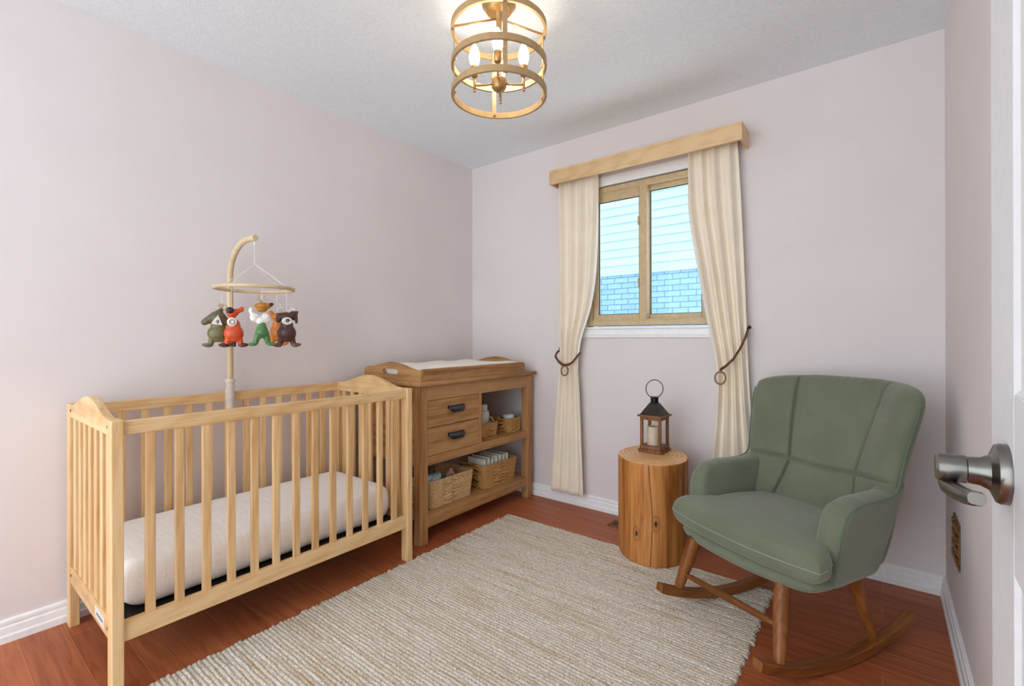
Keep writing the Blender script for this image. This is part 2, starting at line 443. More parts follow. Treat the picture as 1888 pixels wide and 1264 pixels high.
# curtains --------------------------------------------------------------
M['whitelin'] = fabric('white_lining', (236, 234, 230), (248, 247, 244), 420, sheen=.1)
def curtain(name, keys, y0, nf, seed, label, zbot, ztop, lin_side):
    """keys: list of (z, xL, xR, depth) from top to bottom"""
    r = random.Random(seed); nu, nv = 150, 90
    ph = [r.uniform(-.5, .5) for _ in range(12)]
    ks = sorted(keys); zs = [k[0] for k in ks]
    G = []
    for j in range(nv):
        z = ztop + (zbot-ztop)*j/(nv-1)
        xl = float(np.interp(z, zs, [k[1] for k in ks])); xr = float(np.interp(z, zs, [k[2] for k in ks])); dp = float(np.interp(z, zs, [k[3] for k in ks]))
        row = []
        for i in range(nu):
            s = i/(nu-1)
            w = s*nf*2*pi + ph[0] + .5*math.sin(2.3*s+ph[1]) + .35*math.sin(z*2.1+ph[2]+s*5)
            f = math.sin(w) + .35*math.sin(2*w+ph[3]+z*1.3) + .25*math.sin(.5*w+ph[4])
            x = xl+(xr-xl)*s + .25*(xr-xl)/nf*math.cos(w)*.35
            row.append((x, y0 - dp*.5*(f) , z + (.004*math.sin(w+1) if j == nv-1 else 0)))
        G.append(row)
    mb = MB().grid(G)
    o = obj(name, mb, 'curtain', smooth=True, recalc=False)
    so = o.modifiers.new('thick', 'SOLIDIFY'); so.thickness = .004
    LG = []
    for j in range(8, int(nv*.62)):
        e, e2 = (G[j][-1], G[j][-6]) if lin_side > 0 else (G[j][0], G[j][5])
        w = .014*math.sin(pi*(j-8)/(nv*.62-8))**.5
        LG.append([(e2[0], y0+.014, e2[2]), (e[0], y0+.012, e[2]), (e[0]+lin_side*w*.6, y0+.010, e[2]), (e[0]+lin_side*w, y0+.006, e[2])])
    l = obj('lining', MB().grid(LG), 'whitelin', o, smooth=True, recalc=False); l['label'] = 'white lining edge'
    l.modifiers.new('thick', 'SOLIDIFY').thickness = .002
    return tag(o, label, 'curtain', 'cream window curtains')
def smoothkeys(k, n=60):
    k = sorted(k); z = np.array([a[0] for a in k]); out = []
    zz = np.linspace(z[0], z[-1], n)
    cols = []
    for c in (1, 2, 3):
        y = np.array([a[c] for a in k]); m = np.gradient(y, z)
        idx = np.clip(np.searchsorted(z, zz)-1, 0, len(z)-2); h = z[idx+1]-z[idx]; t = (zz-z[idx])/h
        cols.append((2*t**3-3*t**2+1)*y[idx]+(t**3-2*t**2+t)*h*m[idx]+(-2*t**3+3*t**2)*y[idx+1]+(t**3-t**2)*h*m[idx+1])
    return list(zip(zz, *cols))
YC = 2.682
cl = curtain('curtain', smoothkeys([(2.17, -1.71, -1.405, .028), (1.8, -1.705, -1.415, .030), (1.3, -1.697, -1.475, .034), (1.08, -1.692, -1.548, .036), (.95, -1.690, -1.562, .034), (.80, -1.705, -1.55, .034), (.4, -1.745, -1.528, .032), (.085, -1.772, -1.515, .026)]), YC, 3.6, 3,
        'cream curtain left of the window, tied in and hanging clear of the floor', .085, 2.17, 1)
cr = curtain('curtain', smoothkeys([(2.17, -.858, -.60, .03), (1.8, -.845, -.583, .032), (1.5, -.795, -.572, .034), (1.2, -.742, -.562, .036), (.95, -.698, -.553, .036), (.72, -.703, -.54, .034), (.4, -.735, -.507, .032), (.085, -.765, -.49, .028)]), YC, 3.7, 5,
        'cream curtain right of the window, drawn aside behind the green chair', .085, 2.17, -1)

val = thing('pelmet', (-1.136, 2.67, 2.1), 'light oak box pelmet across the top of the curtains', 'pelmet')
obj('front_board', MB().box(-1.718, -.554, 2.595, 2.612, 2.112, 2.204), 'valance', val, bevel=.002)
obj('top_board', MB().box(-1.706, -.566, 2.612, 2.753, 2.19, 2.202), 'valance', val)
for x in (-1.718, -.566): obj('end_board', MB().box(x, x+.012, 2.612, 2.753, 2.112, 2.204), 'valance', val, bevel=.0015)
obj('curtain_rod', MB().tube([(-1.706, YC, 2.174), (-.566, YC, 2.174)], .008), 'gold_matte', val, smooth=40)

def tieback(name, pts, ringc, label, hook, rr=.025):
    t = thing(name, pts[0], label, 'tieback', 'brown cord curtain tiebacks')
    # two twisted strands
    P = [Vector(p) for p in pts]
    F = []
    for i in range(len(P)-1):
        for q in range(8): F.append(P[i].lerp(P[i+1], q/8))
    F.append(P[-1])
    for sgn in (0, pi):
        Q = []
        for i, p in enumerate(F):
            a = i*1.1+sgn; Q.append(p+Vector((.0012*math.cos(a), .0035*math.sin(a), .0035*math.cos(a))))
        obj('cord', MB().tube(Q, .0056, 8), 'leather', t, smooth=True)
    obj('tie_ring', MB().tube([(ringc[0]+rr*math.cos(a), ringc[1]+.004*math.sin(a), ringc[2]+rr*1.25*math.sin(a)) for a in np.linspace(0, 2*pi, 32, endpoint=False)], .0042, 8, closed=True), 'ringwood', t, smooth=True)
    obj('wall_hook', MB().tube([hook, (hook[0], hook[1]-.05, hook[2]-.002), (hook[0], hook[1]-.056, hook[2]-.012), (hook[0], hook[1]-.05, hook[2]-.02)], .003, 8).lathe([(.009, -.004), (.009, 0)], hook, 16, axis='y'), 'darkmetal', t, smooth=40)
tieback('curtain_tieback', [(-1.708, 2.742, 1.04), (-1.712, 2.68, 1.015), (-1.70, 2.637, .99), (-1.672, 2.634, .955), (-1.645, 2.634, .937), (-1.622, 2.634, .934), (-1.595, 2.634, .938), (-1.568, 2.64, .955), (-1.553, 2.66, .985), (-1.55, 2.70, 1.01)], (-1.622, 2.628, .897), 'brown cord tieback with a ring on the left curtain', (-1.708, 2.754, 1.05))
tieback('curtain_tieback', [(-.553, 2.70, 1.145), (-.556, 2.665, 1.11), (-.575, 2.64, 1.055), (-.606, 2.632, 1.0), (-.64, 2.63, .965), (-.668, 2.63, .943)], (-.668, 2.625, .90), 'brown cord tieback with a ring on the right curtain, hooked to the wall', (-.553, 2.754, 1.165), .026)

# ------------------------------------------------------------------ ceiling light
LX, LY = -1.2, 1.455
lamp = thing('ceiling_light', (LX, LY, 2.44), 'champagne gold cage ceiling light with lit candle bulbs', 'ceiling light')
obj('canopy', MB().lathe([(.0, 2.44), (.066, 2.44), (.066, 2.432), (.058, 2.424), (.05, 2.410), (.02, 2.402), (0.0, 2.40)], (LX, LY, 0), 40), 'gold', lamp, smooth=35)
obj('stem', MB().lathe([(.02, 2.405), (.016, 2.39), (.011, 2.37), (.011, 2.13)], (LX, LY, 0), 20), 'gold', lamp, smooth=40)
R0 = .190
for z in (2.072, 2.187, 2.326):
    obj('hoop', MB().lathe([(R0-.010, z), (R0, z), (R0, z+.024), (R0-.010, z+.024), (R0-.010, z)], (LX, LY, 0), 72, cap=False), 'gold_matte', lamp, smooth=30)
camdir = math.atan2(-LY, -LX)   # toward the doorway
ph = math.radians(7)
for k in range(4):
    a = camdir+ph+k*pi/2; c, s = math.cos(a), math.sin(a); mb = MB()
    for (ra, rb) in ((R0-.014, R0-.010),):
        V = []
        for z in (2.07, 2.342):
            for r, w in ((ra, -.0085), (rb, -.0085), (rb, .0085), (ra, .0085)):
                V.append((LX+c*r-s*w, LY+s*r+c*w, z))
        mb.add(V, [(0, 1, 2, 3), (7, 6, 5, 4), (0, 4, 5, 1), (1, 5, 6, 2), (2, 6, 7, 3), (3, 7, 4, 0)])
    st = obj('strap', mb, 'gold_matte', lamp)
    for zz in (2.08, 2.21): obj('strap_screw', MB().ell((LX+c*(R0-.016), LY+s*(R0-.016), zz), (.006, .006, .006), 10, 6), 'gold', st, smooth=True)
    if k % 2: obj('cross_rod', MB().tube([(LX, LY, 2.385), (LX+c*(R0-.012), LY+s*(R0-.012), 2.338)], .004, 8), 'gold', lamp, smooth=True)
obj('hub', MB().lathe([(0, 2.092), (.012, 2.094), (.024, 2.102), (.029, 2.112), (.030, 2.14), (.024, 2.146), (.012, 2.15), (0, 2.15)], (LX, LY, 0), 28), 'gold', lamp, smooth=40)
for k in range(4):
    a = camdir+math.radians(-3)+k*pi/2; c, s = math.cos(a), math.sin(a)
    P = lambda r, z: (LX+c*r, LY+s*r, z)
    arm = obj('arm', MB().tube([P(.02, 2.128), P(.05, 2.122), P(.085, 2.120), P(.102, 2.122)], .0045, 8).tube([P(.098, 2.103), P(.098, 2.165)], .005, 10).ell(P(.098, 2.098), (.006, .006, .006), 10, 6), 'gold', lamp, smooth=True)
    obj('socket', MB().lathe([(.012, 2.155), (.017, 2.163), (.017, 2.19), (.014, 2.197), (.0, 2.197)], P(.098, 0), 18), 'gold', arm, smooth=35)
    obj('bulb', MB().lathe([(.0115, 2.192), (.0125, 2.198), (.019, 2.215), (.0215, 2.232), (.0195, 2.25), (.013, 2.268), (.006, 2.282), (.0, 2.288)], P(.098, 0), 20), 'bulb', arm, smooth=True)

# ------------------------------------------------------------------ crib
CX0, CX1, CY0, CY1 = -2.515, -1.855, .384, 1.560
crib = thing('baby_crib', (-2.185, .97, 0), 'light oak slatted baby crib against the left wall', 'crib')
for x0 in (CX0, CX1-.05):
    for y0 in (CY0, CY1-.031):
        obj('post', MB().box(x0, x0+.05, y0, y0+.031, 0, .862), 'oak_z', crib, bevel=.003)
def arch_profile(xa, xb, zlow, zbase, zap, n=28):
    pts = [(xa, zlow)]
    for i in range(n+1):
        t = i/n; e = .5-.5*math.cos(2*pi*min(max((t-.04)/.92, 0), 1))
        pts.append((xa+(xb-xa)*t, zbase+(zap-zbase)*e**.85))
    pts.append((xb, zlow))
    return pts
for y0 in (CY0+.003, CY1-.028):
    obj('end_panel', MB().prism(arch_profile(CX0+.05, CX1-.05, .812, .862, .913), y0, y0+.025), 'oak_x', crib, bevel=.002)
    r = obj('end_rail', MB().box(CX0+.05, CX1-.05, y0, y0+.025, .172, .236), 'oak_x', crib, bevel=.002)
    if y0 < 1:
        lb = obj('label_plate', MB().box(-2.075, -1.955, y0-.0015, y0+.001, .188, .226), 'label', r); lb['label'] = 'small white sticker with dark print'
        ik = MB()
        for q in range(9):
            x = -2.05+q*.0095; hh = .005+.006*random.random()
            ik.box(x, x+.0025, y0-.0022, y0-.0012, .207-hh/2, .207+hh/2)
            if q % 2: ik.box(x-.001, x+.006, y0-.0022, y0-.0012, .2055, .207)
        obj('print', ik, 'ink', lb)
    ns = 7
    for i in range(ns):
        xc = CX0+.05+(i+.5+.0)*(CX1-CX0-.1)/ns
        obj('slat', MB().box(xc-.0165, xc+.0165, y0+.005, y0+.02, .232, .815), 'oak_z', crib, bevel=.0025)
    for xb in (CX0+.018, CX1-.055):
        for zb in (.838, .205):
            yy = CY0-.0005 if y0 < 1 else CY1+.0005
            obj('bolt', MB().lathe([(.0055, -.001), (.0055, .001)], (CX0+.06 if xb < -2.2 else CX1-.06, (y0-.0004) if y0 < 1 else y0+.0254, zb), 12, axis='y'), 'darkmetal', crib)
for (x0, nm) in ((CX1-.036, 'f'), (CX0+.014, 'b')):
    obj('side_rail', MB().box(x0, x0+.024, CY0+.031, CY1-.031, .813, .856), 'oak_y', crib, bevel=.002)
    obj('side_rail', MB().box(x0, x0+.024, CY0+.031, CY1-.031, .167, .228), 'oak_y', crib, bevel=.002)
    for k in range(13):
        yc = (.4875+.0813*k) if nm == 'f' else (.466+.0815*k)
        obj('slat', MB().box(x0+.004, x0+.020, yc-.0135, yc+.0135, .222, .82), 'oak_z', crib, bevel=.0025)
mbb = MB().box(-2.47, -1.90, CY0+.045, CY1-.045, .190, .2095)
obj('mattress_base', mbb, 'black', crib, bevel=.004)

# pillow-like solid over an (s,t) square
def pillow(front, thick, nu=60, nv=60, p=8, q=None):
    """front(s,t)->(Vector pos, Vector normal); closed solid with rounded rim"""
    q = q or p; A = []; B = []
    S = [math.sin(pi/2*(2*i/(nu-1)-1)) for i in range(nu)]; T = [math.sin(pi/2*(2*j/(nv-1)-1)) for j in range(nv)]
    for s in S:
        ra, rb = [], []
        for t in T:
            P, n, th = front(s, t)
            rim = math.sqrt(max(0, (1-abs(s)**p)*(1-abs(t)**q)))
            ra.append(P+n*th*rim); rb.append(P-n*th*rim)
        A.append(ra); B.append(rb)
    mb = MB(); mb.grid(A)
    mb2 = [list(r) for r in B]; o = len(mb.v); mb.grid(mb2)
    nf = (nu-1)*(nv-1)
    mb.f[nf:] = [tuple(reversed(f)) for f in mb.f[nf:]]
    return mb
def merged(o, d=1e-5):
    bm = bmesh.new(); bm.from_mesh(o.data); bmesh.ops.remove_doubles(bm, verts=bm.verts[:], dist=d); bmesh.ops.recalc_face_normals(bm, faces=bm.faces[:]); bm.to_mesh(o.data); bm.free(); o.data.shade_smooth(); return o

def mat_fn(x0, x1, y0, y1, zc, h, corner=.10, lump=0):
    def f(s, t):
        k = 1-corner*(abs(s*t)**6)
        x = (x0+x1)/2+(x1-x0)/2*s*k; y = (y0+y1)/2+(y1-y0)/2*t*k
        return Vector((x, y, zc)), Vector((0, 0, 1)), h*(1+lump*math.sin(7*t+2*s)*.5)
    return f
mt = obj('crib_mattress', pillow(mat_fn(-2.455, -1.925, .425, 1.515, .296, .083, .07, .008), None, 60, 80, 14, 26), 'mattress', recalc=False)
merged(mt); tag(mt, 'white cotton mattress with small dark print inside the crib', 'mattress')

# ------------------------------------------------------------------ mobile
mob = thing('baby_mobile', (-2.463, .951, .78), 'wooden mobile arm with a hoop clamped to the back rail of the crib', 'baby mobile')
PX, PY = -2.452, .951
pts = [(PX, PY, .905), (PX, PY, 1.2), (PX, PY, 1.42)]
for i in range(1, 13):
    a = pi/2*i/12; pts.append((PX+.17*(1-math.cos(a))**1.0, PY+.012*i/12, 1.42+.147*math.sin(a)))
pts.append((PX+.225, PY+.02, 1.568))
obj('arm', MB().tube(pts, .0135, 14), 'mobile_wood', mob, smooth=40)
obj('clamp', MB().lathe([(.0, .92), (.0215, .92), (.0215, .905), (.018, .903), (.018, .78), (.012, .77), (0, .77)], (PX, PY, 0), 20).box(-2.476, -2.44, PY-.014, PY+.014, .80, .87), 'clear_white', mob, smooth=35)
TX, TY = -2.24, .971
obj('tip_hook', MB().tube([(TX, TY, 1.566), (TX, TY, 1.55)]+[(TX+.006*math.sin(a), TY, 1.544+.006*math.cos(a)) for a in np.linspace(0, 5.5, 12)], .0022, 6), 'thread', mob, smooth=True)
RC = (-2.236, .971, 1.338); RR = .158
obj('hoop', MB().tube([(RC[0]+RR*math.cos(a), RC[1]+RR*math.sin(a), RC[2]) for a in np.linspace(0, 2*pi, 64, endpoint=False)], .0085, 10, closed=True), 'mobile_wood', mob, smooth=True)
obj('string', MB().tube([(TX, TY, 1.545), (TX, TY, 1.452)], .0014, 6), 'thread', mob)
for a in (25, 115, 205, 295):
    a = math.radians(a)
    obj('string', MB().tube([(TX, TY, 1.452), (RC[0]+RR*math.cos(a), RC[1]+RR*math.sin(a), RC[2]+.008)], .0013, 6), 'thread', mob)

def blob(name, prims, mat, parent, vox=.0032, local=True):
    mb = MB()
    for p in prims:
        if p[0] == 'e': mb.ell(p[1], p[2], 18, 12, p[3] if len(p) > 3 else None)
        else: mb.tube([p[1], p[2]], [p[3], p[4]], 14).ell(p[1], (p[3],)*3, 14, 8).ell(p[2], (p[4],)*3, 14, 8)
    o = obj(name, mb, mat, parent, smooth=True, local=local)
    r = o.modifiers.new('remesh', 'REMESH'); r.mode = 'VOXEL'; r.voxel_size = vox; r.use_smooth_shade = True
    sm = o.modifiers.new('smooth', 'SMOOTH'); sm.iterations = 5; sm.factor = .5
    return o
RY = lambda d: Matrix.Rotation(math.radians(d), 3, 'Y')
RX = lambda d: Matrix.Rotation(math.radians(d), 3, 'X')
TOYROT = math.atan2(2.2, .95)
G_TOY = 'felt animals hanging from the mobile'
def toy_root(name, x, y, z, label, cat='toy', off=0):
    return thing(name, (x, y, z), label, cat, G_TOY, rz=TOYROT+off)
def toy_body(t, mat, w=1.0, footmat=None, h=1.0):
    blob('body', [('e', (0, 0, .062*h), (.038*w, .028, .040*h)), ('e', (0, 0, .095*h), (.026*w, .021, .034*h)), ('c', (-.018*w, 0, .05), (-.026*w, 0, .014), .0145, .012), ('c', (.018*w, 0, .05), (.026*w, 0, .014), .0145, .012)], mat, t)
    for s in (-1, 1):
        blob('foot', [('e', (s*.038*w, -.004, .009), (.021, .014, .009), RY(-s*10)), ('e', (s*.027*w, 0, .012), (.013, .013, .011))], footmat or mat, t)
def hang(t, ztop, zbot, x=0): obj('hanging_string', MB().tube([(x, 0, zbot), (x, 0, ztop)], .0011, 6), 'thread', t, local=True)
def disc(c, rx, rz, y=.006): return MB().ell((c[0], c[1], c[2]), (rx, y, rz), 24, 12)
def antler(s, x, z, sc=1.0):
    return MB().tube([(s*x, 0, z), (s*(x+.008*sc), 0, z+.016*sc), (s*(x+.016*sc), 0, z+.034*sc)], [.004*sc, .0034*sc, .0024*sc], 8).tube([(s*(x+.007*sc), 0, z+.014*sc), (s*(x+.022*sc), -.002, z+.018*sc)], [.003*sc, .0024*sc], 8).ell((s*(x+.016*sc), 0, z+.036*sc), (.005*sc,)*3, 8, 6).ell((s*(x+.023*sc), -.002, z+.019*sc), (.0045*sc,)*3, 8, 6)
ZT = 1.074; UP = RC[2]-ZT
# olive hooded bear
t = toy_root('hooded_toy', -2.368, .868, ZT, 'olive green hooded toy animal, leftmost on the mobile')
toy_body(t, 'toy_olive', 1.12)
hd = blob('hood', [('e', (0, 0, .125), (.036, .024, .036)), ('c', (-.01, 0, .14), (-.052, -.004, .112), .022, .014), ('c', (.01, 0, .14), (.05, 0, .095), .020, .012), ('c', (.0, 0, .15), (.012, 0, .168), .018, .010)], 'toy_olive_d', t)
fc = obj('face_patch', MB().prism([(-.026, .104), (.02, .098), (.002, .146)], -.028, -.020), 'toy_white', t, local=True, bevel=.003)
obj('nose', disc((0, -.028, .115), .007, .009, .004), 'toy_grey', fc, local=True, smooth=True)
obj('top_loop', MB().tube([(.02+.013*math.cos(a), 0, .182+.013*math.sin(a)) for a in np.linspace(0, 2*pi, 18, endpoint=False)], .0035, 8, closed=True).tube([(.01+.009*math.cos(a), .003, .188+.009*math.sin(a)) for a in np.linspace(0, 2*pi, 14, endpoint=False)], .003, 8, closed=True), 'toy_antler', t, local=True, smooth=True)
hang(t, UP, .19, .015)
# red fox
t = toy_root('fox_toy', -2.297, .906, ZT, 'orange-red toy fox with a black ear, in front of the mobile arm')
toy_body(t, 'toy_red', 1.05, 'toy_darkfoot')
h_ = blob('head', [('e', (-.006, 0, .155), (.026, .018, .018), RY(12)), ('c', (.0, 0, .158), (.034, -.004, .168), .015, .008), ('e', (.032, 0, .176), (.009, .008, .009)), ('c', (-.012, 0, .15), (-.004, 0, .13), .016, .012)], 'toy_red', t)
obj('ear', disc((-.014, -.018, .165), .016, .014, .006), 'toy_blackp', h_, local=True, smooth=True)
fc = obj('face_patch', disc((-.006, -.022, .113), .020, .020, .008), 'toy_white', t, local=True, smooth=True)
obj('nose', MB().tube([(-.006+.010*math.cos(a), -.030, .113+.010*math.sin(a)) for a in np.linspace(0, 2*pi, 18, endpoint=False)], .0018, 6, closed=True), 'toy_grey', fc, local=True, smooth=True)
obj('tail', MB().tube([(0, .01, .05), (0, .008, .002)], [.010, .008], 10), 'toy_tail', t, local=True, smooth=40)
hang(t, UP, .165, -.008)
# green trousered deer
t = toy_root('deer_toy', -2.082, .932, ZT+.006, 'toy deer in green trousers with an ochre cap, middle of the mobile')
blob('trousers', [('c', (0, 0, .10), (0, 0, .06), .013, .026), ('c', (-.014, 0, .055), (-.024, 0, .014), .014, .011), ('c', (.014, 0, .055), (.024, 0, .014), .014, .011)], 'toy_green', t)
for s in (-1, 1): blob('foot', [('e', (s*.034, -.004, .009), (.019, .012, .008))], 'toy_green', t)
fl = blob('ruff', [('e', (-.026, 0, .122), (.02, .014, .02)), ('e', (.016, 0, .12), (.020, .014, .024)), ('e', (-.004, 0, .108), (.018, .016, .018)), ('e', (-.04, .002, .15), (.010, .006, .016))], 'toy_white', t)
cp = blob('cap', [('e', (.004, 0, .172), (.034, .022, .015)), ('e', (.0, 0, .158), (.022, .016, .014))], 'toy_ochre', t)
obj('snout', MB().ell((.034, -.006, .178), (.012, .009, .008), 12, 8, RY(-25)), 'toy_tail', cp, local=True, smooth=True)
obj('antler', antler(-1, .004, .185, .8), 'toy_antler', t, local=True, smooth=True); obj('antler', antler(1, -.004, .185, .8), 'toy_antler', t, local=True, smooth=True)
hang(t, UP-.004, .186)
# orange bear behind
t = toy_root('bear_toy', -2.315, 1.108, ZT+.004, 'orange toy bear with round ears, behind the brown one')
toy_body(t, 'toy_orange', .85)
blob('head', [('e', (0, 0, .138), (.026, .020, .022)), ('e', (-.027, 0, .158), (.013, .010, .012)), ('e', (.027, 0, .158), (.013, .010, .012)), ('c', (0, 0, .13), (0, 0, .10), .016, .018)], 'toy_orange', t)
hang(t, UP-.004, .158)
# brown bear with antlers
t = toy_root('reindeer_toy', -2.104, 1.050, ZT, 'dark brown toy animal with antlers and a white face, rightmost on the mobile')
toy_body(t, 'toy_brown', 1.05, 'toy_browna')
blob('hood', [('e', (0, 0, .135), (.036, .022, .022)), ('c', (-.03, 0, .14), (-.034, 0, .12), .014, .012), ('c', (.026, 0, .15), (.044, 0, .158), .013, .006), ('c', (.036, 0, .15), (.040, -.002, .112), .009, .007)], 'toy_brown', t)
fc = obj('face_patch', disc((0, -.024, .116), .022, .017, .007), 'toy_white', t, local=True, smooth=True)
obj('nose', MB().tube([(.002+.0075*math.cos(a)*(1-a/14), -.032, .117+.0075*math.sin(a)*(1-a/14)) for a in np.linspace(0, 9, 24)], .0022, 6), 'toy_blackp', fc, local=True, smooth=True)
for s in (-1, 1): obj('antler', antler(s, .008, .152, 1.0), 'toy_white', t, local=True, smooth=True)
hang(t, UP, .158)

# ------------------------------------------------------------------ changing table
ct = thing('changing_table', (-2.22, 2.19, 0), 'brown oak changing table with two drawers and open shelves', 'changing table')
TF, TB = -1.935, -2.50
for x0 in (TF-.052, TB):
    for y0 in (1.679, 2.645):
        obj('leg', MB().box(x0, x0+.052, y0, y0+.056, 0, .853), 'teak_z', ct, bevel=.004)
tt = obj('table_top', MB().box(-2.515, -1.912, 1.658, 2.728, .853, .877), 'teak_y', ct, bevel=.006, seg=3)
obj('apron', MB().box(TF-.028, TF-.004, 1.735, 2.645, .772, .853), 'teak_y', ct, bevel=.0015)
obj('apron', MB().box(TB+.004, TB+.028, 1.735, 2.645, .772, .853), 'teak_y', ct)
for y0 in (1.684, 2.672): 
    obj('side_rail', MB().box(TB+.052, TF-.052, y0, y0+.024, .772, .853), 'teak_x', ct)
obj('side_panel', MB().box(TB+.052, TF-.052, 1.684, 1.704, .42, .772), 'teak_x', ct)
obj('divider', MB().box(TB+.06, TF-.004, 2.148, 2.177, .466, .775), 'teak_z', ct, bevel=.0015)
obj('back_panel', MB().box(TB+.03, TB+.042, 1.735, 2.148, .466, .775), 'teak_z', ct)
for (z0, z1, nm) in ((.42, .468, 0), (.086, .148, 1)):
    obj('shelf', MB().box(TB+.004, TF-.003, 1.735, 2.645, z0 if not nm else z1-.025, z1).box(TF-.03, TF-.0028, 1.735, 2.645, z0, z1-.001).box(TB+.052, TF-.052, 1.690, 1.735, z1-.02, z1-.001).box(TB+.052, TF-.052, 2.645, 2.69, z1-.02, z1-.001), 'teak_y', ct, bevel=.0015)
for (z0, z1) in ((.624, .770), (.4705, .6205)):
    dr = obj('drawer', MB().box(TF-.024, TF-.003, 1.738, 2.1465, z0, z1).box(TB+.09, TF-.024, 1.76, 2.13, z0+.012, z1-.02), 'teak_y', ct, bevel=.002)
    zc = z0+.085; yc = 1.952
    # cup pull
    G = []
    for i in range(25):
        s = -1+2*i/24; row = []
        for j in range(9):
            a = j/8*pi*.62; w = (1-abs(s)**6)**.4 if abs(s) < 1 else 0
            row.append((TF-.003+.022*math.sin(a)*w+.0005, yc+.062*s, zc+.016-.034*(1-math.cos(a))*.72*max(w, .35)))
        G.append(row)
    hb = obj('handle', MB().grid(G), 'blackmetal', dr, smooth=True, recalc=False)
    so = hb.modifiers.new('t', 'SOLIDIFY'); so.thickness = .003
    obj('handle_plate', MB().box(TF-.0035, TF-.001, yc-.066, yc+.066, zc+.006, zc+.02), 'blackmetal', hb, bevel=.001)
    obj('handle_highlight_bar', MB().tube([(TF+.014, yc-.03, zc+.0), (TF+.014, yc+.035, zc+.0)], .004, 8), 'nickel', hb, smooth=True)

tray = thing('changing_tray', (-2.2, 2.16, .877), 'brown oak changing tray with arched ends on top of the changing table', 'changing tray')
TX0, TX1, TY0, TY1 = -2.45, -1.944, 1.694, 2.628
def slot(cx, cz, w, h, n):
    out = []
    for i in range(n):
        a = 2*pi*i/n; ca, sa = math.cos(a), math.sin(a)
        out.append((cx+(w/2)*math.copysign(abs(ca)**.35, ca), cz+(h/2)*math.copysign(abs(sa)**.55, sa)))
    return out
def tray_end(y0, y1):
    top = arch_profile(TX0, TX1, .877, .938, .978, 26)
    # resample outline by angle around the hand hole centre
    cx, cz = (TX0+TX1)/2-.01, .922
    n = 72; dense = []
    for i in range(len(top)):
        a, b = top[i], top[(i+1) % len(top)]
        for q in range(40): dense.append((a[0]+(b[0]-a[0])*q/40, a[1]+(b[1]-a[1])*q/40))
    ang = [math.atan2((p[1]-cz)*6, p[0]-cx) for p in dense]
    hole = slot(cx, cz, .135, .032, n); out = []
    for h in hole:
        a = math.atan2((h[1]-cz)*6, h[0]-cx)
        k = min(range(len(dense)), key=lambda i: abs((ang[i]-a+pi) % (2*pi)-pi)); out.append(dense[k])
    return MB().prism(out, y0, y1, 'xz', hole)
obj('end_panel', tray_end(TY0, TY0+.016), 'teak_x', tray)
obj('end_panel', tray_end(TY1-.016, TY1), 'teak_x', tray)
obj('front_panel', MB().box(TX1-.016, TX1, TY0+.016, TY1-.016, .877, .944), 'teak_y', tray, bevel=.0015)
obj('rear_panel', MB().box(TX0, TX0+.016, TY0+.016, TY1-.016, .877, .944), 'teak_y', tray, bevel=.0015)
obj('peg', MB().lathe([(.005, -.001), (.004, .0008), (0, .001)], (TX1, 1.93, .91), 10, axis='x').lathe([(.005, -.001), (.004, .0008), (0, .001)], (TX1, 2.27, .91), 10, axis='x'), 'walnut_x', tray)
def pad_fn(s, t):
    x = (TX0+TX1)/2+.232*s; y = (TY0+TY1)/2+.435*t
    z = .915+.020*abs(s)**3+.004*math.sin(9*t)
    return Vector((x, y, z)), Vector((0, 0, 1)), .030
pd = merged(obj('changing_pad', pillow(pad_fn, None, 40, 60, 8, 14), 'pad', recalc=False)); tag(pd, 'white contoured changing pad lying in the brown tray', 'changing pad')

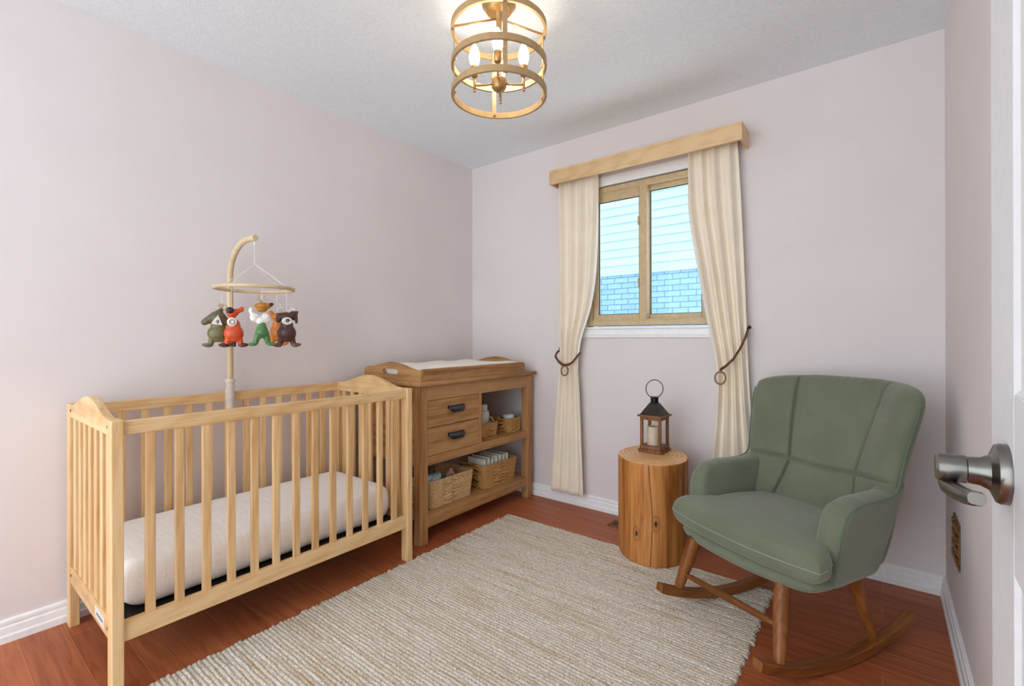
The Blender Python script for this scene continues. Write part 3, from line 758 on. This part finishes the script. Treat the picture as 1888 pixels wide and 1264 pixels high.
# baskets
def basket(cx, cy, z0, wx, wy, h, rows, mat, label, seed, flare=.012, handles=False):
    b = thing('woven_basket', (cx, cy, z0), label, 'basket', 'woven baskets on the changing table')
    nu, nv = 260, rows*7
    def per(u, gx, gy):
        # rounded rectangle perimeter
        a = 2*pi*u; ca, sa = math.cos(a), math.sin(a); e = .12
        return gx*math.copysign(abs(ca)**e, ca), gy*math.copysign(abs(sa)**e, sa)
    # equal arc sampling
    raw = [per(i/4000, wx/2, wy/2) for i in range(4001)]
    L = [0]
    for i in range(4000): L.append(L[-1]+math.hypot(raw[i+1][0]-raw[i][0], raw[i+1][1]-raw[i][1]))
    us = np.interp(np.linspace(0, L[-1], nu, endpoint=False), L, range(4001))
    per_m = L[-1]; nw = int(per_m/.0125)
    G = []
    for i in range(nu):
        p = raw[int(us[i])]; col = []
        arc = i/nu
        for j in range(nv+1):
            t = j/nv; row = int(min(t*rows, rows-1e-6)); fr = t*rows-row
            prof = math.sin(pi*fr)**.7 if 0 < fr < 1 else 0
            w = .5+.5*math.sin(2*pi*nw*arc+(pi if row % 2 else 0)+.4*row)
            d = .0055*prof*(.45+.55*w)
            k = 1+(flare*(t))/(wx/2)*1.0
            ll = math.hypot(*p); px, py = p[0]*k, p[1]*k
            dip = 0
            if handles and abs(p[0]) > 0: dip = 0
            col.append((cx+px+d*p[0]/ll, cy+py+d*p[1]/ll, z0+t*h+(.003*math.sin(2*pi*nw*arc) if j == nv else 0)))
        G.append(col)
    mb = MB().grid(G, True)
    inner = [[(cx+(raw[int(us[i])][0]*(1+flare*t/(wx/2)))*(1-.016/(wx/2)), cy+(raw[int(us[i])][1]*(1+flare*t/(wx/2)))*(1-.016/(wy/2)), z0+.006+t*(h-.006)) for t in (1, .5, 0)] for i in range(0, nu, 4)]
    obj('weave', mb, mat, b, smooth=True)
    n = len(inner); ib = MB().grid(inner, True); ib.f.append(tuple(i*3+2 for i in range(n)))
    obj('lining', ib, mat, b, smooth=40)
    rim = [(G[i][-1][0]*1-(G[i][-1][0]-cx)*.012, G[i][-1][1]-(G[i][-1][1]-cy)*.012, z0+h) for i in range(0, nu, 2)]
    obj('rim', MB().tube(rim, .0055, 8, closed=True), mat, b, smooth=True)
    return b
basket(-2.105, 1.972, .148, .225, .318, .155, 15, M['straw'], 'pale woven basket holding a blue packet on the bottom shelf', 1)
basket(-2.085, 2.408, .148, .205, .300, .150, 15, M['straw2'], 'golden woven basket full of folded diapers on the bottom shelf', 2)
sb = basket(-2.085, 2.325, .468, .15, .155, .085, 8, M['straw2'], 'small woven basket with looped handles beside the drawers', 3, .006)
for y in (2.25, 2.40):
    obj('handle_loop', MB().tube([(-2.05+.028*math.cos(a)-.02, y+(.006 if y > 2.3 else -.006), .552+.030*math.sin(a)) for a in np.linspace(0, pi, 14)], .0055, 8), M['straw'], sb, smooth=True)
basket(-2.045, 2.568, .468, .115, .125, .088, 8, M['straw2'], 'small woven basket with a pale round lid at the right of the middle shelf', 4, .004)
# contents
def obj_thing(name, mb, mat, label, cat, group=None, **kw):
    return tag(obj(name, mb, mat, **kw), label, cat, group)
bt = thing('lotion_bottle', (-2.115, 2.385, .474), 'white plastic bottle with a cap in the small basket', 'bottle')
obj('bottle_body', MB().lathe([(0, .476), (.040, .476), (.042, .482), (.042, .610), (.038, .622), (.028, .628), (0, .628)], (-2.115, 2.385, 0), 28), 'lotion', bt, smooth=35)
obj('bottle_cap', MB().lathe([(.030, .626), (.030, .662), (.027, .666), (0, .666)], (-2.115, 2.385, 0), 28), 'whiteplastic', bt, smooth=35)
obj_thing('muslin_cloth', pillow(lambda s, t: (Vector((-2.045+.018*s, 2.352+.03*t, .540+.012*t)), Vector((.5, 0, .86)), .010), None, 20, 20, 4), 'toy_antler', 'small crumpled beige cloth beside the bottle in the small basket', 'cloth', smooth=True)
obj_thing('round_tub', MB().lathe([(0, .476), (.034, .476), (.036, .555), (.040, .558), (.040, .572), (.034, .580), (.018, .584), (0, .585)], (-2.045, 2.575, 0), 30), 'mint', 'round pale mint tub standing in the small right-hand basket', 'tub', smooth=35)
wp = thing('wipes_packet', (-2.05, 1.875, .17), 'pale blue packet of wipes standing in the pale basket', 'packet')
obj('packet_body', pillow(lambda s, t: (Vector((-2.055, 1.873+.058*s, .255+.072*t)), Vector((1, 0, .1)), .030), None, 24, 24, 8), 'wipes', wp, recalc=False)
obj('packet_flap', MB().box(-2.026, -2.022, 1.85, 1.90, .265, .305), 'whiteplastic', wp, bevel=.001)
obj_thing('brown_parcel', pillow(lambda s, t: (Vector((-2.125, 1.885+.065*s, .27+.078*t)), Vector((1, 0, .1)), .028), None, 24, 24, 8), 'wipes_brown', 'brown wrapped bundle behind the blue packet in the pale basket', 'bundle', smooth=True, recalc=False)
bb = thing('baby_bottle', (-2.075, 2.02, .16), 'baby bottle with a peach teat lying up in the pale basket', 'baby bottle')
BV = lambda k: (-2.10+.055*k, 2.045-.03*k, .20+.115*k)
obj('bottle_body', MB().tube([BV(0), BV(.25), BV(.72)], [.024, .026, .024], 16), 'lotion', bb, smooth=40)
obj('collar', MB().tube([BV(.72), BV(.86)], [.026, .025], 16), 'toy_white', bb, smooth=40)
obj('teat', MB().tube([BV(.86), BV(.93), BV(1.0), BV(1.1), BV(1.15)], [.022, .019, .012, .010, .003], 14), 'teat', bb, smooth=True)
proto = None
for k in range(7):
    y = 2.29+.038*k
    def dfn(s, t, y=y, k=k): 
        return Vector((-2.085+.078*s, y, .255+.075*t+.006*math.sin(k*2.1))), Vector((0, 1, 0)), .018
    d = obj('folded_diaper', pillow(dfn, None, 24, 18, 3), 'diaper', recalc=False); merged(d)
    tag(d, 'white folded diaper standing in a row in the golden basket', 'diaper', 'folded diapers in the golden basket')

# ------------------------------------------------------------------ rug
def rug():
    x0, x1, y0, y1 = -1.853, -.372, .12, 2.335; sp = .0148
    nr = int((y1-y0)/sp); per = 6; ny = nr*per+1; nx = 330
    Y = np.linspace(y0, y0+nr*sp, ny); X = np.linspace(0, 1, nx)
    rows = np.minimum((np.arange(ny)//per), nr-1); fr = (np.arange(ny) % per)/per
    phs = rng.uniform(0, 6.28, nr); el = rng.normal(0, .0035, nr); er = rng.normal(0, .0035, nr); wob = rng.uniform(.75, 1.15, nr)
    prof = np.sin(pi*fr)**.6
    xx = (x0+el[rows])[:, None]*(1-X)[None, :]+(x1+er[rows])[:, None]*X[None, :]
    loop = .62+.38*np.abs(np.sin(pi*xx/.0165+phs[rows][:, None]))
    lown = rng.normal(0, 1, (nr, nx)); lown = (lown+np.roll(lown, 1, 1)+np.roll(lown, -1, 1))/3
    z = .0045+.0055*prof[:, None]*loop*wob[rows][:, None]+.0012*lown[rows]*prof[:, None]
    yy = np.repeat(Y[:, None], nx, 1)+.0012*np.sin(xx*40+phs[rows][:, None])
    z[0] = z[-1] = .0; z[:, 0] = z[:, -1] = .0
    V = np.stack([xx, yy, z+.0004], -1).reshape(-1, 3)
    idx = np.arange(ny*nx).reshape(ny, nx)
    F = np.stack([idx[:-1, :-1], idx[:-1, 1:], idx[1:, 1:], idx[1:, :-1]], -1).reshape(-1, 4)
    me = D.meshes.new('area_rug'); me.vertices.add(len(V)); me.vertices.foreach_set('co', V.ravel())
    me.loops.add(F.size); me.loops.foreach_set('vertex_index', F.ravel().astype(np.int32))
    me.polygons.add(len(F)); me.polygons.foreach_set('loop_start', np.arange(0, F.size, 4, dtype=np.int32))
    me.update(calc_edges=True); me.validate(); me.shade_smooth(); me.materials.append(M['rug'])
    o = D.objects.new('area_rug', me); COL.objects.link(o)
    tag(o, 'beige and white ribbed woven rug on the wood floor', 'rug')
rug()

# ------------------------------------------------------------------ log side table
LGX, LGY, LGH = -.945, 2.40, .50
va = math.atan2(-.928, .372)      # long axis toward the doorway
lt = thing('log_side_table', (LGX, LGY, .009), 'round log side table with cracks and knots between window and chair', 'side table', rz=va)
def log_side():
    nu, nv = 360, 60; G = []; mk = []
    # angles are local; 0 faces the doorway
    cracks = [(-.06, .0, 1.0, .012, .05), (-.98, .70, 1.0, .020, .02), (.42, .0, 1.0, .006, .01), (-.78, 0, 1, .005, .012), (.95, 0, 1, .006, .01), (-.3, .2, .9, .004, .02)]
    knots = [(-.47, .30, .045, .03), (.075, .43, .05, .032)]
    for i in range(nu):
        a = 2*pi*i/nu; col = []; cm = []
        aa = (a+pi) % (2*pi)-pi
        for j in range(nv+1):
            t = j/nv; rr = 1+.006*math.sin(3*a+.5)+.004*math.sin(7*a+1)
            m = 0
            for (ca, z0, z1, w, wob) in cracks:
                if z0 <= t <= z1:
                    cc = ca+wob*math.sin(5*t+ca*7)*(1 if t > .35 else .6)
                    if ca == -.98: w = .03*(t-.70)/.3*(1.6-t)+.004
                    m = max(m, math.exp(-((aa-cc)/w)**2)*(.95 if w > .008 else .55))
            for (ka, kz, kw, kh) in knots:
                m = max(m, 1.0*math.exp(-(((aa-ka)/kw)**2+((t-kz)/kh)**2)**2))
                ring = math.sqrt(((aa-ka)/(kw*2.2))**2+((t-kz)/(kh*2.2))**2)
                m = max(m, .35*math.exp(-((ring-1)/.18)**2))
            rr -= .012*m
            e = .985 if (j == 0 or j == nv) else 1
            col.append((.215*rr*e*math.cos(a), .175*rr*e*math.sin(a), .0+t*(LGH-.009)))
            cm.append(m)
        G.append(col); mk += cm
    o = obj('trunk', MB().grid(G, True), 'log', lt, smooth=60, local=True, recalc=True)
    at = o.data.attributes.new('mark', 'FLOAT', 'POINT'); at.data.foreach_set('value', [min(1, m) for m in mk])
    top = MB()
    n = nu; V = [(0, 0, LGH-.007)]; F = []
    rings = [(.4, 0), (.8, 0), (.965, 0), (.985, -.002), (.985, -.01)]
    for r, dz in rings:
        for i in range(n):
            p = G[i][nv//2 if r < .9 else nv-1]; V.append((G[i][-1][0]/.985*r, G[i][-1][1]/.985*r, LGH-.007+dz))
    for i in range(n): F.append((0, 1+i, 1+(i+1) % n))
    for q in range(len(rings)-1):
        for i in range(n): F.append((1+q*n+i, 1+(q+1)*n+i, 1+(q+1)*n+(i+1) % n, 1+q*n+(i+1) % n))
    top.add(V, F)
    obj('table_top', top, 'logtop', lt, smooth=40, local=True)
log_side()

# lantern
lw = .130; lrot = math.atan2(-.2, .98)
lanF = Vector((-.902, 2.41, 0))
e1 = Vector((-.999, .035, 0)).normalized(); e2 = Vector((.035, .999, 0)).normalized()
lc = lanF+e1*lw/2+e2*lw/2
LZ = LGH+.003
lan = thing('candle_lantern', (lc.x, lc.y, LZ), 'wooden candle lantern with dark metal roof on the log side table', 'lantern', rz=math.atan2(e2.y, e2.x)-pi/2)
w = lw/2
obj('base', MB().box(-w, w, -w, w, 0, .016).box(-w+.006, w-.006, -w+.006, w-.006, .016, .034), 'lantern_wood', lan, bevel=.002, local=True)
for sx in (-1, 1):
    for sy in (-1, 1):
        a, b = sorted((sx*(w-.008), sx*(w-.022))); c, d = sorted((sy*(w-.008), sy*(w-.022)))
        obj('corner_post', MB().box(a, b, c, d, .034, .178), 'lantern_wood', lan, bevel=.001, local=True)
obj('top_rail', frame_mb(-w+.008, w-.008, 0, 1, .014, 0, 1) if False else MB().box(-w+.008, w-.008, -w+.008, -w+.022, .172, .188).box(-w+.008, w-.008, w-.022, w-.008, .172, .188).box(-w+.008, -w+.022, -w+.022, w-.022, .172, .188).box(w-.022, w-.008, -w+.022, w-.022, .172, .188), 'lantern_wood', lan, local=True)
obj('cornice', MB().box(-w-.004, w+.004, -w-.004, w+.004, .188, .197), 'lantern_wood', lan, bevel=.002, local=True)
r1, r2 = w-.006, .021
rf = MB().add([(-r1, -r1, .197), (r1, -r1, .197), (r1, r1, .197), (-r1, r1, .197), (-r2, -r2, .258), (r2, -r2, .258), (r2, r2, .258), (-r2, r2, .258)], [(0, 1, 5, 4), (1, 2, 6, 5), (2, 3, 7, 6), (3, 0, 4, 7), (4, 5, 6, 7), (3, 2, 1, 0)])
rof = obj('roof', rf, 'roofmetal', lan, bevel=.002, local=True)
obj('vent_cap', MB().lathe([(.024, .256), (.022, .262), (.020, .264), (.020, .284), (.0225, .286), (.0225, .291), (.0, .292)], (0, 0, 0), 24), 'darkmetal', rof, smooth=30, local=True)
ca = math.pi/4
vr = Vector((math.cos(math.atan2(R_y := .616, .788)-lan.rotation_euler.z), math.sin(math.atan2(.616, .788)-lan.rotation_euler.z), 0))
obj('carry_ring', MB().tube([vr*(.046*math.cos(a))+Vector((0, 0, .334+.048*math.sin(a))) for a in np.linspace(0, 2*pi, 40, endpoint=False)], .0022, 8, closed=True), 'darkmetal', lan, smooth=True, local=True)
for s, ax in ((-1, 0), (1, 0), (-1, 1), (1, 1)):
    p = s*(w-.015)
    g = MB().box(p-.001, p+.001, -w+.022, w-.022, .034, .172) if ax == 0 else MB().box(-w+.022, w-.022, p-.001, p+.001, .034, .172)
    obj('glass_pane', g, 'lglass', lan, local=True)
cd = thing('pillar_candle', (lc.x-.006, lc.y-.004, LZ+.034), 'ivory pillar candle standing inside the lantern', 'candle')
cc = (lc.x-.006, lc.y-.004, LZ+.0345)
obj('wax', MB().lathe([(0, 0), (.031, 0), (.032, .004), (.032, .094), (.030, .098), (.022, .096), (0, .094)], cc, 28), 'candle', cd, smooth=35)
obj('wick', MB().tube([(cc[0], cc[1], cc[2]+.093), (cc[0]+.002, cc[1], cc[2]+.103)], .0012, 6), 'black', cd)

# ------------------------------------------------------------------ rocking chair
TH = math.radians(27); OB = Vector((-.298, 2.174, 0))
ch = thing('rocking_chair', OB, 'sage green upholstered wingback rocking chair with wooden legs', 'rocking chair', rz=-TH)
def from_rock(u, v, z):
    t = math.radians(31); n = Vector((math.cos(t), -math.sin(t), 0)); d = Vector((math.sin(t), math.cos(t), 0))
    w_ = Vector((-.31, 2.076, 0))+n*u+d*v
    r = w_-OB; n2 = Vector((math.cos(TH), -math.sin(TH), 0)); d2 = Vector((math.sin(TH), math.cos(TH), 0))
    return Vector((r.dot(n2), r.dot(d2), z))
smst = lambda x: max(0, min(1, x))**2*(3-2*max(0, min(1, x)))
# backrest shell
ZB0, ZB1 = .315, .938
VCP = np.polyfit([.315, .36, .42, .50, .56, .66, .75, .85, .95], [.135, .168, .203, .234, .254, .290, .328, .372, .418], 4)
def back_surf(s, t, off=0):
    s2 = s*(1-.05*abs(t)**10*(t > 0)); tt = (t+1)/2
    z = ZB0+(ZB1-ZB0)*tt*(1-.022*abs(s)**5-.03*abs(s)**14)-.006*s*s
    w_ = np.interp(z, [.30, .45, .56, .75, .93], [.285, .292, .298, .322, .345])
    vc = float(np.polyval(VCP, z))
    dw = np.interp(z, [.30, .56, .95], [.055, .10, .15])
    g = smst((abs(s)-.38)/.66)*.6+.4*max(0, (abs(s)-.38)/.62)**2
    return Vector((w_*s2, vc-dw*g, z))
def seam_depth(s, z):
    d = 0
    ls_ = np.interp(z, [.30, .40, .557], [.66, .62, .50]); us_ = np.interp(z, [.557, .75, .95], [.50, .56, .60])
    zz = .553+.03*abs(s)**2
    if z < zz: d = max(d, math.exp(-((abs(s)-ls_)/.022)**2))
    else: d = max(d, math.exp(-((abs(s)-us_)/.022)**2))
    d = max(d, math.exp(-((z-zz)/.007)**2))
    return d
def back_fn(s, t):
    P = back_surf(s, t); e = .01
    du = back_surf(min(1, s+e), t)-back_surf(max(-1, s-e), t); dt = back_surf(s, min(1, t+e))-back_surf(s, max(-1, t-e))
    n = du.cross(dt).normalized()
    if n.y > 0: n = -n
    return P, n, .040
nu, nv = 150, 130
A = []; B = []
S = [math.sin(pi/2*(2*i/(nu-1)-1))*.5+(2*i/(nu-1)-1)*.5 for i in range(nu)]; T = [math.sin(pi/2*(2*j/(nv-1)-1))*.5+(2*j/(nv-1)-1)*.5 for j in range(nv)]
for s in S:
    ra, rb = [], []
    for t in T:
        P, n, th = back_fn(s, t)
        rim = math.sqrt(max(0, (1-abs(s)**14)*(1-(abs(t)**12 if t > 0 else abs(t)**30))))
        sd_ = seam_depth(s, P.z)
        puff = .012*(1-sd_)
        wr = 0
        if P.z > .84 and -.3 < s < .5:   # small gathers at the top edge
            wr = .0022*smst((P.z-.84)/.08)*math.sin(60*s+8*(P.z))*math.exp(-((s-.12)/.22)**2)
        ra.append(P+n*((th+puff+wr)*rim-.010*sd_*rim)); rb.append(P-n*(th*1.0)*rim)
    A.append(ra); B.append(rb)
mb = MB(); mb.grid(A); nf = len(mb.f); mb.grid(B); mb.f[nf:] = [tuple(reversed(f)) for f in mb.f[nf:]]
bk = merged(obj('backrest', mb, 'green', ch, local=True, recalc=False))
# arms: slabs that follow the shell forward
def arm_pt(s, t, side):
    """s: front(-1)..back(1), t: bottom..top"""
    tt = (t+1)/2; ss = (s+1)/2
    vf = -.205-.012*math.sin(pi*tt); vb = .040+.175*tt
    v = vf+(vb-vf)*ss
    zt = np.interp(ss, [0, .12, .3, .55, .75, .9, 1], [.540, .562, .571, .568, .566, .585, .63])
    zb = .285
    z = zb+(zt-zb)*tt
    v += .028*(abs(s)**3 if s < 0 else 0)*(abs(t)**3 if t > 0 else 0)
    u = .262+.030*tt-.018*ss*tt
    return Vector((side*u, v, z))
for side in (-1, 1):
    def afn(s, t, side=side):
        P = arm_pt(s, t, side); e = .02
        ds = arm_pt(min(1, s+e), t, side)-arm_pt(max(-1, s-e), t, side); dt = arm_pt(s, min(1, t+e), side)-arm_pt(s, max(-1, t-e), side)
        n = ds.cross(dt).normalized()
        if n.x*side < 0: n = -n
        return P, n, .044
    ar = merged(obj('armrest', pillow(afn, None, 56, 56, 14, 12), 'green', ch, local=True, recalc=False))
    # piping along the outer edge of arm and wing
    pp = []
    def outer(s, t):
        P, n, th = afn(s, t); rim = math.sqrt(max(0, (1-abs(s)**14)*(1-abs(t)**12))); return P+n*th*rim
    for t in np.linspace(-.95, .93, 16): pp.append(outer(-.935, t))
    for s in np.linspace(-.90, .80, 18): pp.append(outer(s, .93))
    def wing(t):
        s = .995*side; P, n, th = back_fn(s, t); 
        return P+Vector((side*.003, -.002, 0))
    for t in np.linspace(-.02, .90, 18): pp.append(wing(t))
    # smooth
    Q = [p.copy() for p in pp]
    for it in range(3):
        for i in range(1, len(Q)-1): Q[i] = (Q[i-1]+Q[i]*2+Q[i+1])/4
    obj('piping', MB().tube(Q, .0042, 8), 'green_seam', ar, smooth=True, local=True)
# seat cushion
def seat_fn(s, t):
    # s lateral, t front(-1)..back(1)
    tt = (t+1)/2
    hw = np.interp(tt, [0, .12, .22, .32, 1], [.318, .318, .288, .235, .225])
    k = 1-.05*abs(s)**6*(t < 0)*abs(t)**4
    v = -.345+(.225+.345)*tt+ (.04*abs(s)**2.4)*(1-tt)**2
    z = .372+.018*(1-tt)*0+.016*math.sin(pi*min(1, tt*1.2))-.006*tt
    return Vector((hw*s, v, z)), Vector((0, 0, 1)), .055
st = merged(obj('seat_cushion', pillow(seat_fn, None, 90, 90, 22, 24), 'green', ch, local=True, recalc=False))
P_ = []
for i in range(41):
    s = -1+2*i/40; q = seat_fn(s, -1)[0]; P_.append(q+Vector((0, -.0005, 0)))
obj('seam', MB().tube([seat_fn(-1, t)[0] for t in (-.55, -.7, -.85, -.95)]+P_+[seat_fn(1, t)[0] for t in (-.95, -.85, -.7, -.55)], .0016, 6), 'greenthread', st, smooth=True, local=True)
# seat frame
def fr_fn(s, t):
    tt = (t+1)/2; hw = np.interp(tt, [0, .2, 1], [.292, .297, .285])
    v = -.342+(.09+.342)*tt+.06*abs(s)**2.4*(1-tt)**2+.0
    return Vector((hw*s*(1-.05*abs(s)**6*abs(t)**6), v, .302)), Vector((0, 0, 1)), .027
merged(obj('seat_frame', pillow(fr_fn, None, 60, 60, 12, 14), 'green', ch, local=True, recalc=False))
# rockers
RAD = .95
def rocker(side, z0):
    pts = []
    n = 40; V = []; F = []
    for i in range(n+1):
        v = -.395+.775*i/n; zb = v*v/(2*RAD)+z0; th = .033
        sl = v/RAD; nx, nz = -sl/math.hypot(1, sl), 1/math.hypot(1, sl)
        for du in (-.018, .018):
            for k in (0, th):
                vv = v+nx*k
                if i == 0 and k == 0: vv += .006
                V.append(from_rock(side*.234+du, vv, zb+nz*k))
    for i in range(n):
        a, b = i*4, (i+1)*4
        F += [(a, a+1, b+1, b), (a+2, b+2, b+3, a+3), (a, b, b+2, a+2), (a+1, a+3, b+3, b+1)]
    F += [(0, 2, 3, 1), (n*4, n*4+1, n*4+3, n*4+2)]
    return MB().add(V, F)
for side, z0 in ((1, .001), (-1, .0115)):
    obj('rocker', rocker(side, z0), 'walnut_y', ch, bevel=.003, local=True, smooth=40)
    zr = lambda v: v*v/(2*RAD)+.031+z0
    ft = from_rock(side*.234, -.29, zr(-.29)); tp = from_rock(.158, -.183, .292) if side > 0 else from_rock(-.205, -.230, .292)
    lg = obj('leg', MB().tube([ft, ft.lerp(tp, .15), ft.lerp(tp, .55), tp], [.0165, .020, .025, .026], 18), 'walnut_z', ch, smooth=40, local=True)
    bo = ft.lerp(tp, .32)
    obj('leg_bolt', MB().ell(bo+Vector((.019 if side > 0 else -.019, 0, 0)), (.004, .004, .005), 8, 6), 'nickel', lg, smooth=True, local=True)
    ft2 = from_rock(side*.234, .165, zr(.165)); tp2 = from_rock(side*.215, .075, .30)
    obj('leg', MB().tube([ft2, ft2.lerp(tp2, .15), ft2.lerp(tp2, .55), tp2], [.0145, .017, .022, .023], 18), 'walnut_z', ch, smooth=40, local=True)
a = from_rock(-.222, -.272, .148); b = from_rock(.200, -.246, .166)
obj('stretcher', MB().tube([a, a.lerp(b, .1), a.lerp(b, .5), a.lerp(b, .9), b], [.008, .0105, .014, .0105, .008], 14), 'walnut_x', ch, smooth=True, local=True)

# ------------------------------------------------------------------ door, plate, vent
door = thing('door_1', (.12, .0, 0), 'open white panelled door with a nickel lever at the right edge', 'door', kind='structure')
DX0, DX1, DY0, DY1 = .1, .136, .012, .775
prof_z = [.012, .24, .885, 1.06, 1.89, 2.03]
dl = MB().box(DX0, DX1, DY0, DY0+.115, .012, 2.03).box(DX0, DX1, DY1-.118, DY1, .012, 2.03)
for (z0, z1) in ((.012, .24), (.885, 1.06), (1.89, 2.03)): dl.box(DX0, DX1, DY0+.115, DY1-.118, z0, z1)
lf = obj('door_leaf', dl, 'door_paint', door, bevel=.0015)
for (z0, z1) in ((.24, .885), (1.06, 1.89)):
    y0, y1 = DY0+.115, DY1-.118
    pm = MB()
    for xa, ins, xb, ins2 in ((DX0+.0005, 0, DX0+.004, .006), (DX0+.004, .006, DX0+.004, .03), (DX0+.004, .03, DX0+.001, .06)):
        V = [(xa, y0+ins, z0+ins), (xa, y1-ins, z0+ins), (xa, y1-ins, z1-ins), (xa, y0+ins, z1-ins), (xb, y0+ins2, z0+ins2), (xb, y1-ins2, z0+ins2), (xb, y1-ins2, z1-ins2), (xb, y0+ins2, z1-ins2)]
        pm.add(V, [(0, 1, 5, 4), (1, 2, 6, 5), (2, 3, 7, 6), (3, 0, 4, 7)])
    pm.add([(DX0+.001, y0+.06, z0+.06), (DX0+.001, y1-.06, z0+.06), (DX0+.001, y1-.06, z1-.06), (DX0+.001, y0+.06, z1-.06)], [(0, 1, 2, 3)])
    pm.box(DX1-.012, DX1-.004, y0-.004, y1+.004, z0-.004, z1+.004)
    obj('door_panel', pm, 'door_paint', door, recalc=False)
HY, HZ = .686, .977
hd = obj('door_handle', MB().lathe([(.0305, DX0), (.0305, DX0-.006), (.029, DX0-.009), (.018, DX0-.0135), (.0145, DX0-.02), (.0135, DX0-.03), (.0135, DX0-.030), (.0145, DX0-.031), (.0145, DX0-.0525), (.0125, DX0-.055), (0, DX0-.055)], (0, HY, HZ), 40, axis='x'), 'nickel', door, smooth=30)
# lever curving back toward the hinge side
lv = MB(); n = 24; G = []
for i in range(n+1):
    k = i/n
    y = HY+.012-.098*k; x = DX0-.047+.015*k**1.6+.004*math.sin(pi*k); z = HZ-.019+.011*k-.004*math.sin(pi*k)+.012*max(0, 1-k/.12)
    hh = (.0085-.0015*k)*(1 if k < .96 else .8)+.004*max(0, 1-k/.12); tt_ = .0065
    row = []
    for j in range(16):
        a = 2*pi*j/16; ca, sa = math.cos(a), math.sin(a)
        row.append((x+tt_*math.copysign(abs(ca)**.6, ca), y, z+hh*math.copysign(abs(sa)**.7, sa)))
    row.append(row[0]); G.append(row)
lv.grid(G); lv.f.append(tuple(range(15, -1, -1))); lv.f.append(tuple(n*17+j for j in range(16)))
obj('lever', lv, 'nickel', hd, smooth=50)
obj('latch_plate', MB().box(DX0+.006, DX1-.006, DY1-.001, DY1+.0012, HZ-.03, HZ+.03), 'nickel', door)
for z in (.25, 1.75): obj('hinge', MB().tube([(DX1+.004, DY0-.002, z), (DX1+.004, DY0-.002, z+.09)], .006, 10), 'nickel', door, smooth=40)

pl = thing('wall_plate', (XR, 2.345, .37), 'brass-coloured patterned cover plate low on the right wall', 'cover plate')
obj('plate', MB().box(XR-.006, XR, 2.265, 2.425, .29, .455), 'brass', pl, bevel=.002)
for i in range(4):
    for j in range(3):
        y = 2.278+.049*j+.004; z = .303+.038*i
        obj('slot', MB().box(XR-.011, XR-.005, y, y+.036, z, z+.026), 'brass', pl, bevel=.002)
fv = thing('floor_vent', (-1.15, 2.60, 0), 'brown metal floor vent beside the log side table', 'vent')
VX0, VX1, VY0, VY1 = -1.285, -1.01, 2.555, 2.655
obj('frame', MB().box(VX0, VX1, VY0, VY0+.014, 0, .005).box(VX0, VX1, VY1-.014, VY1, 0, .005).box(VX0, VX0+.014, VY0, VY1, 0, .005).box(VX1-.014, VX1, VY0, VY1, 0, .005), 'bronze', fv, bevel=.0015)
obj('duct', MB().box(VX0+.012, VX1-.012, VY0+.012, VY1-.012, 0, .0015), 'ventdark', fv)
for k in range(16):
    x = VX0+.022+k*.0152; obj('louvre', MB().box(x, x+.006, VY0+.012, VY1-.012, .0012, .0045), 'bronze', fv)

# ------------------------------------------------------------------ light, world, camera
W = D.worlds.new('daylight'); bpy.context.scene.world = W; W.use_nodes = True
bg = W.node_tree.nodes['Background']; bg.inputs['Color'].default_value = (.87, .945, 1, 1); bg.inputs['Strength'].default_value = 3.1

cam = D.cameras.new('camera'); co = D.objects.new('camera', cam); COL.objects.link(co)
cam.sensor_width = 36; cam.lens = 872.4/1888*36; cam.shift_y = -(632-620.8)/1888; cam.clip_start = .02
co.matrix_world = Matrix.Translation((0, 0, 1.1174)) @ Matrix.Rotation(.6636, 4, 'Z') @ Matrix.Rotation(pi/2, 4, 'X') @ Matrix.Rotation(-.0023, 4, 'Z')
sc = bpy.context.scene; sc.camera = co
sc.view_settings.view_transform = 'Standard'; sc.view_settings.look = 'None'; sc.view_settings.gamma = 1; sc.view_settings.exposure = .26
sc.view_settings.use_curve_mapping = False
sc.cycles.use_denoising = True
sc.cycles.max_bounces = 12; sc.cycles.diffuse_bounces = 8
